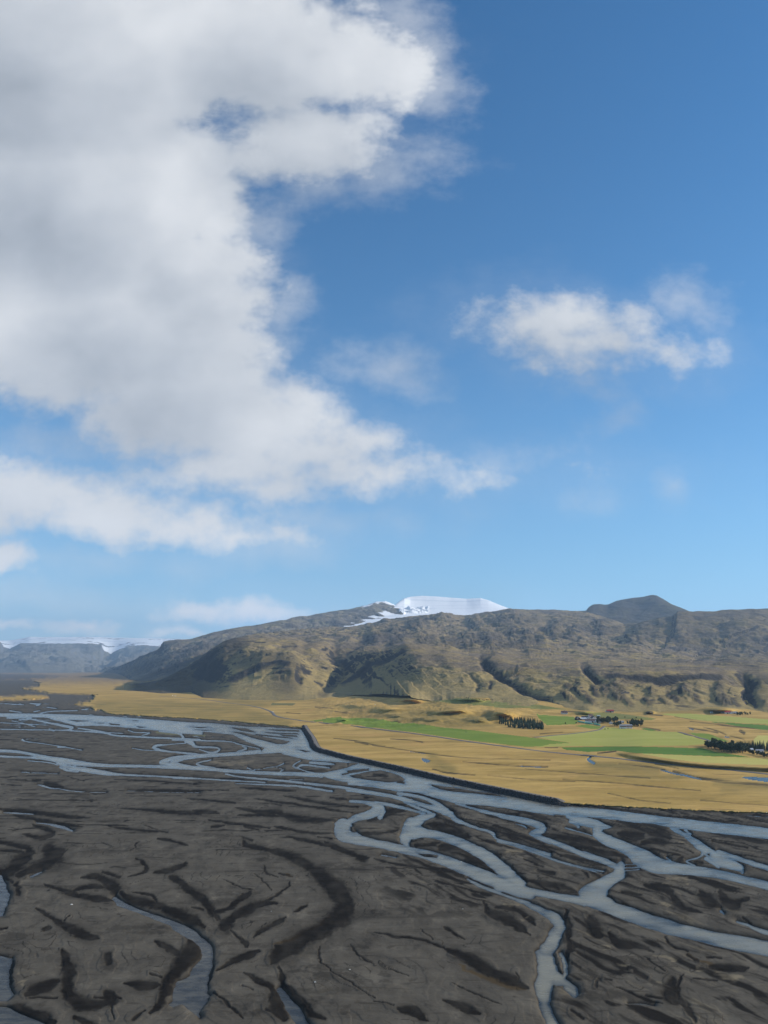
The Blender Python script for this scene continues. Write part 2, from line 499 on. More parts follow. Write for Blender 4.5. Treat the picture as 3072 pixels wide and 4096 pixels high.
WATER = {
 'A': [[(230,195,10),(400,230,14),(520,255,20),(600,270,20),(560,292,10)], [(-200,280,7),(300,288,7),(550,295,8),(850,312,14),(950,335,14),(1200,350,14),(1500,362,14),(1659,372,16)],
       [(650,275,10),(800,298,14),(900,318,16)], [(880,312,8),(1020,318,6)], [(1060,290,8),(1120,310,8),(1240,315,10),(1180,335,8)], [(1320,302,10),(1480,320,16),(1520,350,18)],
       [(250,70,8),(330,78,12),(300,88,8)], [(40,72,6),(200,80,4)], [(390,102,6),(470,112,6)], [(340,150,10),(440,135,8),(640,130,8)], [(680,122,8),(730,115,8)], [(80,130,8),(180,145,6)],
       [(280,138,8),(330,130,6)], [(100,215,6),(180,232,6),(290,262,6)], [(160,205,12),(300,200,8)], [(185,372,18),(215,385,8),(330,400,6),(430,415,6),(540,432,8),(680,458,5)], [(480,430,16),(540,432,14)],
       [(-400,440,30),(-80,460,28),(120,468,24),(280,495,24),(420,528,40),(520,545,50),(650,565,45),(800,580,30),(1000,588,24),(1250,592,26),(1450,600,30),(1659,608,28)],
       [(-400,495,18),(-80,505,20),(150,515,16),(320,522,24),(450,535,40)], [(480,560,30),(560,595,30),(700,620,40),(850,645,40),(1000,660,20),(1250,672,14),(1500,685,14),(1659,693,12)],
       [(500,600,20),(560,625,20),(650,635,14)], [(230,545,8),(400,560,10),(480,580,10)], [(170,640,5),(300,646,7),(480,655,4)], [(310,745,6),(360,755,14),(430,775,10),(500,780,8),(580,795,10),(700,805,6),(880,810,4)],
       [(1050,795,4),(1400,808,4),(1659,812,4)], [(1095,440,5),(1180,455,7),(1320,462,5)], [(1270,435,20),(1300,420,22),(1400,410,8),(1540,400,8)], [(1280,440,24),(1340,460,20),(1450,475,12),(1600,492,14)],
       [(1340,560,40),(1400,535,36),(1500,515,28),(1659,505,24)], [(1340,562,40),(1420,580,36),(1500,590,28)], [(0,230,5),(400,250,5)], [(60,190,14),(260,188,12)]],
 'B': [[(700,470,36),(480,490,32),(300,500,32),(120,515,36),(20,540,40),(-20,570,40),(60,590,40),(150,605,36),(300,615,30),(450,630,30),(600,640,30),(800,650,30),(1000,655,34),(1220,665,40)],
       [(300,538,10),(220,555,14),(180,572,16),(230,590,14),(330,605,14)], [(600,605,10),(660,620,6),(770,603,5),(830,595,5),(890,575,10),(900,570,14)],
       [(1040,545,8),(980,585,12),(1010,605,16),(1060,580,16),(1200,595,14),(1280,605,12)], [(1010,605,12),(1080,630,8),(1190,655,10)], [(1120,560,20),(1250,570,24),(1320,575,10)], [(870,635,8),(900,620,8)],
       [(830,600,6),(890,615,6)], [(-20,372,14),(200,378,12),(420,385,10),(500,395,8)], [(90,380,30),(140,400,36),(180,430,20),(330,435,14),(370,455,14),(310,480,20),(240,465,10),(200,450,8)],
       [(500,400,10),(580,420,8),(700,445,6)], [(560,425,10),(590,445,16),(520,470,14)], [(0,470,8),(150,485,10),(230,495,8)], [(-20,692,8),(200,696,12),(500,712,12),(750,725,10)],
       [(420,655,14),(550,680,14),(900,712,18),(1150,740,20),(1400,770,24),(1659,815,30)], [(500,735,6),(800,745,14),(1000,755,16),(1150,775,20),(1300,800,16)], [(950,702,5),(1060,705,5)]],
 'C': [[(-20,330,30),(200,360,34),(350,385,30),(450,410,40),(550,440,34),(650,470,40),(740,490,60),(800,515,64)],
       [(400,360,26),(560,385,26),(640,410,30),(720,450,44),(780,500,60),(840,540,50),(880,580,40),(950,610,30),(1060,650,20),(1150,675,22),(1190,700,30),(1220,740,14),(1400,790,24),(1659,870,30)],
       [(450,430,20),(560,480,24),(640,510,24),(680,535,30)], [(690,540,40),(620,560,60),(560,590,90),(500,640,110),(480,680,90),(450,730,80),(440,760,40)],
       [(560,650,60),(650,690,50),(800,730,50),(900,770,46),(1000,800,46),(1100,840,50)], [(0,425,24),(130,435,30),(230,465,60),(270,500,50),(250,560,40)], [(230,500,90),(150,540,70),(60,560,60),(0,590,50)],
       [(-20,640,40),(30,690,50),(100,740,50),(250,785,60),(400,815,60)], [(205,430,16),(350,460,30),(480,490,24),(620,530,20)],
       [(880,445,14),(1000,480,18),(1130,515,30),(1300,550,30),(1450,580,40),(1570,620,50),(1600,650,50),(1560,685,40),(1490,690,20),(1540,720,24),(1659,770,30)], [(1370,612,6),(1440,630,14),(1465,650,8)]],
 'D': [[(240,460,70),(250,495,80),(330,545,90),(420,580,90),(520,630,110),(620,690,150),(720,745,140),(900,775,100),(1100,800,80),(1300,835,70),(1500,880,70),(1750,945,80)],
       [(-20,440,14),(60,462,10),(160,490,10),(200,505,10)], [(20,385,30),(60,400,30),(90,430,20)], [(850,440,14),(900,460,40),(970,500,36),(1050,555,60),(1120,610,70),(1180,650,80),(1250,700,110),(1350,740,90),(1430,770,60)],
       [(970,455,16),(1010,490,24)], [(1250,640,40),(1400,690,40),(1550,740,40),(1750,800,50)], [(1130,640,30),(1080,685,16),(980,715,14),(1050,750,16)], [(1430,760,40),(1450,810,20)], [(820,685,10),(850,710,12)],
       [(1150,690,40),(1250,760,30)], [(-20,600,40),(100,645,34),(250,690,34),(350,740,34),(420,770,50)], [(130,640,10),(350,715,12)], [(-20,735,8),(150,770,14),(300,800,10)], [(1280,325,4),(1750,355,6)],
       [(470,745,8),(590,735,10)], [(470,770,10),(600,765,14)], [(470,795,8),(590,785,10)], [(440,745,60),(430,800,80)]],
 'F': [[(0,30,30),(150,65,30),(270,95,40),(350,125,60),(330,155,60),(260,165,30)], [(270,180,20),(400,230,40),(600,310,44),(720,360,44),(850,405,40),(950,440,50)], [(700,330,16),(900,395,14)],
       [(-20,235,26),(150,280,24),(250,320,20),(400,375,18),(600,440,20),(750,480,14),(850,510,8)], [(-20,620,70),(150,640,70),(300,665,60),(500,700,60),(700,740,80)]],
 'E': [[(150,20,150),(140,80,110),(220,110,90),(400,150,70),(550,180,70),(700,215,70),(850,250,80),(1000,300,90),(1150,360,100),(1300,420,110),(1450,480,110),(1600,540,110),(1700,570,100)],
       [(930,250,20),(950,290,30),(1020,330,40)], [(720,0,130),(720,50,140),(820,65,80),(950,90,70),(1100,140,80),(1250,210,90),(1350,270,100),(1450,350,110),(1550,440,110),(1620,500,100)],
       [(690,60,100),(670,120,80),(680,170,30),(720,200,16)], [(1180,450,16),(1300,510,30),(1450,570,24),(1600,620,24),(1700,650,24)], [(470,250,10),(590,270,12)]],
 'G': [[(1180,0,30),(1300,50,50),(1400,100,60),(1490,150,90),(1530,220,90),(1490,300,110),(1460,380,110),(1420,420,120)], [(1360,440,60),(1420,520,150),(1430,620,170),(1400,720,150),(1400,800,110),(1410,880,90),(1440,960,90),(1500,1080,95)],
       [(1540,450,40),(1580,550,40),(1570,640,40)], [(1500,650,120),(1580,690,60),(1659,740,50)]],
 'H': [[(1400,390,16),(1500,420,30),(1600,460,40),(1750,510,40)], [(1260,300,14),(1300,325,8)], [(0,940,60),(50,985,70)], [(500,1065,6),(620,1075,12),(720,1090,5)]],
 'I': [[(255,225,14),(300,205,20),(350,185,12)], [(950,405,36),(1000,445,52),(1100,490,36),(1250,545,40),(1400,600,48),(1550,665,56),(1640,730,64)]],
 'K': [[(0,30,56),(100,80,64),(200,140,76),(260,200,90),(270,270,96),(250,340,120),(200,410,150)], [(870,550,50),(900,600,60),(940,660,80),(990,730,100),(1040,800,100),(1090,880,90)]],
 'J': [[(-30,290,60),(60,300,50)]],
 'L': [[(30,312,8),(180,320,10),(280,325,6)], [(300,397,8),(400,408,12),(500,430,26),(600,465,14)]],
}
WATER_AREA = {
 'A': [[(-500,140),(-100,150),(350,155),(700,165),(1000,185),(1300,205),(1680,235),(1680,330),(1500,320),(1350,300),(1200,285),(1000,265),(800,255),(640,258),(560,235),(400,195),(200,185),(-500,170)]],
 'B': [[(-20,225),(300,232),(600,262),(800,268),(1045,285),(1075,315),(1110,375),(1145,455),(1200,478),(1350,508),(1500,542),(1680,585),(1680,640),(1520,570),(1400,560),(1150,545),(1060,530),(900,495),(880,480),(700,490),(740,440),(600,390),(480,330),(380,320),(200,300),(-20,300)],
       [(1215,650),(1300,630),(1420,605),(1550,595),(1700,590),(1700,770),(1500,740),(1300,700),(1215,672)]],
 'C': [[(-20,75),(200,125),(400,172),(600,220),(800,268),(1000,308),(1250,362),(1450,405),(1690,452),(1690,545),(1500,515),(1300,485),(1100,460),(900,448),(750,410),(650,380),(560,355),(460,345),(390,345),(200,310),(0,290),(-20,290)]],
 'D': [[(-160,222),(-20,255),(200,270),(500,308),(800,345),(1100,378),(1400,410),(1900,468),(1900,560),(1500,515),(1300,492),(1150,475),(1000,455),(840,432),(700,405),(550,395),(400,375),(200,352),(-160,325)],
       [(-20,330),(150,350),(240,372),(330,415),(368,432),(330,447),(290,452),(275,480),(300,500),(240,490),(200,470),(200,440),(100,420),(-20,350)]],
 'F': [[(955,450),(1010,445),(1040,500),(1035,545),(960,590),(895,650),(890,695),(950,740),(1050,780),(1000,830),(800,780),(660,710),(648,655),(700,605),(850,530),(945,490)]],
 'H': [[(-60,160),(100,185),(320,180),(360,215),(470,250),(700,332),(960,410),(1200,465),(1450,510),(1900,590),(1900,720),(1400,632),(1100,560),(800,490),(600,425),(400,350),(180,265),(-60,205)]],
 'I': [[(-300,200),(10,210),(40,270),(80,380),(60,450),(20,550),(-300,620)]],
 'K': [[(10,490),(-10,600),(0,660),(60,665),(150,740),(200,790),(190,690),(240,640),(300,600),(250,560),(280,440),(180,400)]],
 'J': [[(-300,260),(110,280),(95,330),(75,400),(80,500),(110,590),(60,640),(-300,650)], [(-300,670),(60,690),(150,740),(280,790),(380,830),(420,900),(-300,900)],
       [(1480,470),(1430,560),(1435,640),(1405,670),(1430,695),(1500,670),(1560,690),(1640,760),(1720,640),(1720,450)]],
}
BARS = {
 'A': [[(240,188),(360,186),(420,194),(330,199)], [(900,235),(990,242),(1000,252),(920,248)], [(1120,258),(1220,268),(1160,272)], [(560,205),(760,215),(640,222)], [(1060,210),(1180,212),(1120,217)], [(760,228),(900,232),(820,236)]],
 'B': [[(450,303),(540,322),(640,355),(760,385),(850,408),(920,405),(955,385),(800,358),(700,340),(560,310)], [(640,320),(780,335),(940,350),(1010,365),(860,352),(700,338)], [(860,325),(1010,335),(1020,348),(900,342)],
       [(720,308),(1020,318),(1030,328),(800,320)], [(750,285),(1030,290),(1035,305),(850,298)], [(450,268),(600,278),(680,312),(560,300)], [(1015,452),(1060,455),(1125,470),(1080,475)],
       [(1440,668),(1540,650),(1640,640),(1700,650),(1700,710),(1600,705),(1480,685)], [(1380,655),(1480,630),(1600,615),(1620,625),(1480,645),(1390,665)], [(100,262),(300,268),(200,275)], [(150,285),(330,292),(240,297)]],
 'C': [[(0,215),(120,185),(250,168),(330,185),(420,215),(455,245),(440,262),(330,268),(200,255),(60,235)], [(370,270),(455,262),(455,280)], [(-20,105),(40,105),(75,115),(30,125),(-20,145)], [(-20,170),(165,152),(100,170),(-20,185)],
       [(660,285),(720,293),(850,310),(1050,345),(1200,362),(1290,388),(1180,378),(1000,358),(850,345),(740,325),(690,305)]],
 'D': [[(100,455),(150,445),(195,455),(190,485),(150,480)], [(1050,725),(1130,712),(1140,745),(1100,760)], [(1150,655),(1180,650),(1170,668)]],
 'E': [[(205,15),(240,20),(260,60),(225,62),(210,40)], [(760,235),(930,250),(930,272),(830,262)]],
 'G': [[(1490,470),(1545,480),(1550,540),(1500,540)], [(1180,30),(1230,35),(1330,110),(1300,110)]],
}
WET = {
 'I': [[(850,200,50),(980,240,60)], [(660,245,16),(780,235,50),(860,260,60),(930,320,110),(960,370,80)], [(600,355,24),(760,320,40),(860,325,24)], [(360,300,20),(470,340,30),(600,380,40),(750,415,50),(950,430,50)],
       [(1000,370,60),(1100,430,70),(1280,470,60),(1450,540,80),(1600,600,90),(1700,660,60)], [(1100,370,14),(1250,390,20),(1300,440,24)], [(1280,205,40),(1400,180,40),(1560,130,30)],
       [(1400,240,60),(1480,270,60),(1540,330,60),(1659,410,60),(1720,440,60)], [(1140,90,20),(1210,150,30),(1190,200,20),(1060,240,16)], [(310,510,40),(400,570,30),(520,640,60),(680,720,90),(820,760,50)], [(570,570,30),(540,610,24)],
       [(0,680,60),(60,670,40)], [(210,60,110),(170,110,120),(60,200,90),(-60,180,60)], [(440,20,190),(440,80,150),(380,130,90),(250,180,60),(140,230,80)], [(140,300,100),(150,380,100)], [(0,200,60),(100,290,60)], [(1450,640,30),(1560,700,60),(1600,800,120)]],
 'J': [[(1580,130,140),(1590,240,160),(1520,330,150),(1450,430,120),(1390,520,110),(1370,620,110),(1330,700,70),(1240,770,60)], [(1290,170,40),(1400,220,60),(1480,290,70)], [(1020,520,40),(1150,530,70),(1330,530,60)],
       [(1240,440,24),(1340,470,40)], [(890,290,170),(890,340,170)], [(520,240,60),(550,320,110),(560,420,110),(560,540,110),(600,640,130),(680,700,120),(850,690,60),(930,640,130),(880,600,140)], [(760,630,40),(1000,650,50)],
       [(200,610,60),(330,560,90),(480,500,70)], [(230,640,30),(480,640,40)], [(620,800,100),(760,880,140)], [(60,700,60),(200,740,70),(330,790,80),(450,850,80)], [(1100,820,60),(1200,750,40)], [(350,60,40),(400,40,30)],
       [(560,60,70),(700,120,80),(820,140,40)], [(920,700,30),(935,820,16)], [(100,300,16),(80,430,16),(100,520,20)]],
 'M': [[(560,-20,24),(660,0,30),(800,20,40),(900,50,60),(1050,110,80),(1150,180,100),(1250,270,130),(1350,370,170),(1410,470,180),(1370,560,170),(1280,640,150),(1150,720,120),(1000,790,110),(850,830,90)],
       [(60,290,60),(120,360,50),(230,430,70),(290,510,70),(340,590,60)], [(340,530,50),(450,500,30),(540,430,50),(620,370,60)], [(560,380,30),(530,410,30)], [(400,680,120),(410,640,110),(470,600,90),(560,530,80),(700,470,50),(850,465,24)],
       [(700,480,20),(820,400,18),(930,340,16),(960,280,14)], [(740,150,24),(750,200,14),(840,240,12)], [(1000,530,40),(1100,480,36)], [(650,740,40),(750,670,30),(920,580,36)], [(460,690,20),(540,760,24),(600,820,60)],
       [(130,490,30),(230,520,50)], [(870,215,26),(980,235,26)], [(400,260,8),(560,330,8),(640,350,8)], [(650,210,6),(760,300,8),(800,350,8)], [(-30,160,30),(100,120,24)]],
 'K': [[(700,250,60),(560,300,50),(450,350,50),(340,410,40)], [(1330,0,120),(1150,100,140),(1000,190,150),(850,270,120),(800,340,60)], [(860,420,50),(890,470,50),(960,580,50),(1040,670,60),(1150,770,50),(1250,820,50)],
       [(580,430,40),(700,500,50),(800,540,60),(840,640,110),(860,720,140),(900,820,140)], [(540,530,16),(640,570,20)], [(320,590,14),(430,680,24),(580,820,24)], [(310,200,12),(315,300,14),(290,420,16),(270,520,50)],
       [(850,380,50),(880,420,40)], [(1440,190,14),(1530,290,10),(1659,360,8)], [(760,730,60),(840,780,60)], [(1200,200,10),(1190,300,14),(1300,420,8),(1659,640,8)]],
 'G': [[(600,440,70),(720,480,90),(850,560,90),(1000,640,90),(1150,700,80),(1260,750,50)], [(1160,620,24),(1180,670,40)], [(560,240,20),(650,290,24),(740,350,10)], [(560,850,24),(720,920,60),(880,980,60)],
       [(200,930,60),(330,960,80),(430,1040,60)], [(0,300,16),(300,340,20),(500,390,20),(600,440,20)], [(900,40,40),(960,130,60),(1100,190,80),(1200,250,70),(1290,310,30)], [(1000,80,50),(1150,90,40),(1250,150,50),(1330,220,50)],
       [(1580,100,50),(1600,250,40),(1620,400,60),(1600,520,40)], [(130,590,10),(290,655,12)], [(40,550,6),(90,580,6)], [(0,860,10),(160,900,14)], [(640,720,8),(900,830,8),(1050,900,8)], [(380,260,10),(480,350,14)]],
 'L': [[(-60,290,20),(200,310,28),(400,335,40),(600,360,30),(750,372,14)], [(100,340,30),(250,370,30),(400,395,24),(550,420,24),(680,445,16)], [(1000,290,10),(1200,300,20),(1450,320,36),(1659,335,30)], [(270,55,50),(330,50,30)],
       [(360,70,30),(440,90,40),(520,105,16)], [(60,45,10),(280,62,14)], [(0,85,8),(180,95,6)], [(900,5,12),(1200,20,14)], [(950,45,8),(1300,60,12),(1659,90,10)], [(1100,130,8),(1300,130,16),(1659,140,14)], [(580,215,14),(760,230,14)],
       [(900,440,14),(1200,475,20),(1400,490,10)], [(1200,430,8),(1300,465,8)], [(260,420,24),(380,460,40),(440,500,30),(330,535,30),(200,510,30)], [(-60,540,30),(0,570,30),(150,600,40),(250,640,60),(200,720,90),(100,790,90)],
       [(-60,640,24),(0,640,24),(200,650,24)], [(380,610,80),(430,660,150),(500,660,60),(420,740,90)], [(560,630,10),(500,680,20)], [(1130,710,16),(1200,750,24),(1210,800,20)], [(1310,540,24),(1430,560,24),(1560,600,12)], [(840,570,10),(930,605,8)],
       [(1150,570,20),(1080,640,14)], [(560,20,8),(700,60,6)]],
 'N': [[(0,325,24),(150,330,24),(220,340,20)], [(150,310,30),(280,320,30),(370,328,10)], [(500,280,20),(700,320,40),(830,320,50),(900,340,40),(1000,370,60),(1150,385,50),(1330,385,30)], [(520,345,12),(700,345,24),(850,350,24)],
       [(280,385,20),(450,410,20),(650,435,20),(790,455,20)], [(570,440,30),(700,470,30)], [(310,450,60),(400,435,40)], [(560,560,50),(600,600,40),(700,620,40),(850,655,40)], [(540,520,24),(640,560,30)], [(820,440,20),(950,465,20),(1150,495,14),(1320,490,14)],
       [(920,520,14),(1050,550,30),(1200,580,30),(1300,610,36),(1450,660,40),(1600,700,40)], [(1180,530,20),(1310,545,16)], [(100,205,10),(400,235,20),(500,243,14)], [(900,180,10),(1050,210,20),(1200,240,20),(1520,280,20)],
       [(650,205,10),(900,240,14),(1200,285,14),(1480,325,14)], [(720,245,10),(880,258,14)], [(0,135,10),(450,135,14)], [(540,110,12),(700,125,14),(1000,140,20)], [(1290,200,30),(1430,215,40)], [(110,45,10),(210,65,10)]],
 'E': [[(0,150,30),(150,220,30),(300,290,50),(360,290,40)], [(400,290,14),(600,340,20),(800,375,20),(960,405,30)], [(970,380,60),(1100,420,40),(1200,470,20)], [(500,370,10),(760,380,14)], [(1000,500,10),(1200,560,14),(1300,575,14)],
       [(880,20,30),(1050,60,60),(1200,110,60)], [(950,200,100),(1100,180,80),(1250,260,80),(1380,380,70),(1450,450,60)], [(830,170,40),(950,160,60)], [(1400,160,60),(1500,170,30)], [(1350,240,50),(1450,260,60)]],
 'C': [[(200,215,60),(300,225,60)], [(150,590,50),(240,570,40),(330,520,60),(450,510,40)], [(100,700,30),(250,700,16),(400,680,20)], [(640,620,40),(760,640,60),(880,690,90),(960,730,60)], [(1050,620,20),(1250,690,40),(1400,730,50),(1600,790,60)],
       [(960,455,10),(1100,500,12),(1400,560,16),(1600,610,16),(1659,660,30)], [(1200,560,50),(1350,600,50)], [(540,800,40),(700,800,60)], [(1100,760,40),(1250,800,60)], [(500,355,14),(640,385,24),(750,420,20)], [(100,370,70),(150,380,50)], [(1300,490,20),(1500,540,30),(1659,590,30)]],
 'D': [[(400,390,40),(600,430,90),(750,480,110),(850,540,60)], [(420,500,80),(560,520,80),(640,500,30)], [(600,580,40),(720,560,60),(860,580,30)], [(640,620,50),(750,670,40)], [(900,600,24),(1040,660,10)], [(950,700,50),(900,720,40)],
       [(0,520,20),(200,570,30),(380,610,30)], [(0,570,30),(250,640,40),(500,700,50)], [(1150,480,20),(1400,530,40),(1659,570,50)], [(1200,560,40),(1500,620,40)], [(1350,480,30),(1659,540,30)], [(200,350,8),(400,365,14),(600,390,16)],
       [(0,252,8),(400,286,8),(800,338,9),(1200,378,9),(1400,400,8)], [(1050,730,50),(1120,740,50)], [(0,700,40),(200,720,30),(330,760,24)], [(800,800,40),(950,830,40)]],
 'F': [[(0,180,20),(300,270,20),(600,350,20)], [(350,190,30),(600,230,50),(900,300,50)], [(320,500,70),(450,520,80)], [(200,400,30),(350,460,40)], [(500,370,30),(700,400,30),(900,460,30)], [(200,570,30),(400,610,50),(640,670,40)], [(680,500,40),(740,550,40)], [(100,450,16),(180,560,16)]],
 'H': [[(640,100,60),(800,130,70),(850,170,60)], [(450,160,80),(600,180,70)], [(860,190,90),(950,280,60),(1100,330,40)], [(1100,150,60),(1150,220,100),(1250,280,70)], [(1250,150,60),(1350,260,90),(1500,220,60)], [(1450,370,30),(1659,470,20)],
       [(250,320,30),(400,370,40),(560,420,24)], [(170,370,80),(220,470,130),(280,530,80)], [(350,500,60),(420,590,70),(560,600,40),(700,650,30)], [(800,520,14),(850,600,30),(1000,660,30)], [(1000,690,50),(1080,740,50)], [(1150,700,40),(1270,710,40)],
       [(1180,790,60),(1350,800,60),(1500,800,30)], [(640,700,24),(800,820,24)], [(560,820,90),(650,880,80)], [(870,890,100),(850,1000,150),(880,1080,80)], [(960,850,40),(920,940,30),(930,1040,40),(1000,1160,50),(1060,1240,50)], [(240,880,60),(230,940,60)],
       [(300,890,60),(350,900,40)], [(400,960,20),(560,1020,20),(800,1100,20)], [(650,1030,60),(780,1050,60)], [(30,750,60),(100,800,60)], [(30,1150,60),(120,1210,60)], [(1050,880,30),(1220,910,30)], [(0,640,60),(40,660,50)]],
}
PALE = {
 'H': [[(800,80,80),(960,40,60),(1000,90,40)], [(700,210,40),(850,280,30)], [(200,600,80),(350,620,80)], [(700,690,40),(900,730,60)], [(1080,800,60),(1300,860,80),(1450,870,60)], [(740,900,50),(780,910,40)], [(500,780,60),(400,760,60)]],
 'F': [[(60,330,60),(170,345,50)]], 'G': [[(1080,50,60),(1200,70,40)], [(1220,190,30),(1280,130,30)]], 'J': [[(190,530,60),(220,480,50)], [(270,430,60),(150,420,60)]],
 'D': [[(540,465,24),(570,468,18)], [(930,560,24),(1000,600,30)]], 'E': [[(1560,215,60),(1640,235,50)], [(1480,640,50),(1600,680,60)]], 'B': [[(300,560,30),(500,575,30),(650,560,30)]],
}
RUST = {
 'G': [[(700,560,40),(850,640,40),(1000,700,40),(1150,750,50),(1250,760,40)]], 'M': [[(1290,560,20),(1200,640,20),(1050,720,20),(950,755,16)], [(930,220,40),(980,240,30)]],
 'H': [[(1100,740,60),(1200,770,60)], [(1000,680,40),(1060,720,40)]], 'K': [[(1150,60,20),(1000,130,20),(800,200,20)]],
}
# green islets on the gravel
MOSS = {'A': [[(1300,315,20),(1400,322,26),(1480,330,16)], [(1600,338,12),(1700,342,14)]]}

MEADOW = [(-900, 2800), (-900, 2735), (60, 2722), (120, 2722), (150, 2740), (78, 2752), (115, 2763), (193, 2777), (374, 2784), (362, 2800), (289, 2812), (300, 2824), (368, 2833), (398, 2848), (446, 2858), (560, 2864),
          (723, 2873), (904, 2885), (1037, 2896), (1134, 2906), (1211, 2913), (1245, 2960), (1275, 2996), (1400, 3032), (1593, 3075), (1834, 3128), (2027, 3168), (2200, 3205), (2268, 3216), (2344, 3220), (2465, 3228),
          (2706, 3240), (2899, 3249), (3072, 3254), (4100, 3300), (4100, 2600), (-900, 2600)]
ISLET = [(-300, 2784), (0, 2783), (120, 2775), (190, 2780), (200, 2795), (150, 2803), (60, 2806), (-300, 2806)]
FARSAND = [(-900, 2690), (0, 2692), (150, 2697), (260, 2705), (120, 2718), (60, 2722), (-900, 2735)]


def f4(pts, ox=2100, oy=2750, k=0.5859):
    return [(ox + x * k, oy + y * k) for x, y in pts]


FIELDS = [  # name, outline in photograph pixels, material key
    ('hay_field', [(1226, 2884), (1334, 2873), (1479, 2879), (1684, 2903), (1900, 2922), (2100, 2947), (2200, 2960), (2287, 2972), (2200, 2976), (2170, 2986), (2100, 2987), (1900, 2964), (1654, 2929), (1407, 2902)], 'green'),
    ('hay_field', f4([(90, 340), (490, 290), (530, 270), (660, 278), (790, 290), (905, 300), (1040, 308), (1280, 377), (1200, 389), (1100, 397), (250, 401), (130, 403), (40, 416), (120, 398), (180, 386), (325, 379)]), 'light'),
    ('hay_field', f4([(240, 409), (500, 404), (700, 401), (1215, 414), (1300, 440), (1560, 478), (1300, 470), (760, 448), (620, 430), (430, 440), (280, 425)]), 'deep'),
    ('hay_field', f4([(780, 450), (1300, 472), (1570, 482), (1700, 490), (2300, 540), (2300, 590), (1659, 530), (1220, 514), (1000, 489)]), 'yellow'),
    ('hay_field', f4([(75, 190), (330, 200), (370, 228), (345, 250), (150, 262), (120, 240)]), 'green'),
    ('hay_field', f4([(335, 262), (420, 252), (520, 268), (500, 284), (440, 280)]), 'green'),
    ('hay_field', [(1678, 2786), (1800, 2796), (1900, 2800), (2030, 2808), (2168, 2824), (2275, 2839), (2168, 2838), (1992, 2831), (1800, 2816), (1690, 2802)], 'pale'),
    ('hay_field', f4([(320, 165), (560, 172), (630, 176), (900, 212), (860, 222), (640, 215), (420, 195)]), 'pale'),
    ('hay_field', f4([(920, 180), (1100, 177), (1659, 217), (2200, 260), (2200, 300), (1659, 254), (1240, 229)]), 'light'),
    ('hay_field', f4([(1240, 232), (1659, 260), (2200, 304), (2200, 345), (1659, 293), (1500, 270)]), 'deep'),
    ('hay_field', f4([(1560, 360), (1590, 332), (1659, 328), (2200, 330), (2200, 420), (1659, 402), (1570, 388)]), 'yellow'),
    ('hay_field', f4([(1110, 311), (1250, 317), (1400, 370), (1250, 364)]), 'green'),
    ('hay_field', f4([(785, 283), (830, 274), (900, 292), (870, 297)]), 'deep'),
    ('hay_field', [(1080, 2820), (1170, 2822), (1185, 2813), (1090, 2812)], 'dull'),
]
# ditches, brooks and hollows of the meadow: (u, v, width)
DITCH = [
    [(1334, 2953, 3), (1425, 2963, 5), (1491, 2978, 4)], [(1491, 2981, 4), (1570, 2992, 4), (1636, 3002, 4)], [(1420, 2965, 8), (1470, 2975, 10)],
    [(1640, 3002, 4), (1760, 3020, 4), (1900, 3032, 4), (2200, 3040, 3)], [(1850, 3046, 4), (2050, 3062, 5), (2190, 3066, 5)], [(1950, 3100, 3), (2130, 3118, 4), (2300, 3125, 3)],
    [(2475, 3055, 4), (2560, 3062, 6), (2645, 3074, 7), (2660, 3082, 6)], [(2620, 3056, 3), (2700, 3070, 5), (2712, 3074, 4)], [(2692, 3084, 7), (2774, 3107, 12), (2891, 3125, 12), (2980, 3132, 10), (3200, 3150, 10)],
    [(2390, 3013, 6), (2463, 3004, 5)], [(2250, 3117, 3), (2450, 3130, 4), (2620, 3146, 4), (2800, 3162, 3)], [(2430, 3172, 3), (2560, 3200, 4), (2680, 3212, 3)], [(2800, 3200, 3), (2980, 3215, 3), (3100, 3222, 3)],
    [(1540, 2910, 4), (1570, 2913, 6), (1600, 2918, 4)], [(1340, 2850, 4), (1400, 2856, 4)], [(1560, 2890, 6), (1600, 2893, 4)], [(1660, 2912, 3), (1780, 2918, 5), (1860, 2926, 8)],
    [(1260, 2830, 4), (1300, 2834, 6), (1330, 2836, 3)], [(2160, 2935, 3), (2250, 2928, 3)], [(2700, 2866, 3), (2760, 2872, 8), (2820, 2880, 4)],
    [(2760, 2885, 3), (2900, 2902, 6), (3010, 2912, 8), (3120, 2922, 8)], [(2752, 2912, 3), (2800, 2920, 6), (2870, 2932, 5)], [(2812, 2908, 3), (2870, 2926, 5), (2904, 2940, 4)], [(2920, 2945, 4), (2975, 2958, 4)],
    [(2600, 2858, 4), (2650, 2862, 4)], [(2960, 2925, 12), (2975, 2934, 12)], [(1490, 2978, 3), (1540, 2985, 3)], [(2050, 2990, 2), (2230, 3012, 2)],
    [(2230, 2990, 4), (2180, 2990, 3)], [(2100, 3075, 2), (2400, 3098, 3), (2600, 3112, 3)], [(1730, 3075, 5), (1790, 3090, 6), (1900, 3100, 4)], [(1560, 2955, 3), (1640, 2960, 5), (1690, 2968, 4)],
    [(2480, 2818, 3), (2500, 2822, 5)], [(2590, 2850, 14), (2606, 2852, 14)], [(2540, 2905, 3), (2590, 2911, 5), (2640, 2920, 5)],
    [(1145, 2850, 3), (1200, 2855, 3)], [(2500, 2880, 3), (2560, 2884, 4)], [(2270, 2845, 4), (2330, 2850, 7), (2370, 2862, 8), (2376, 2866, 5)],
]
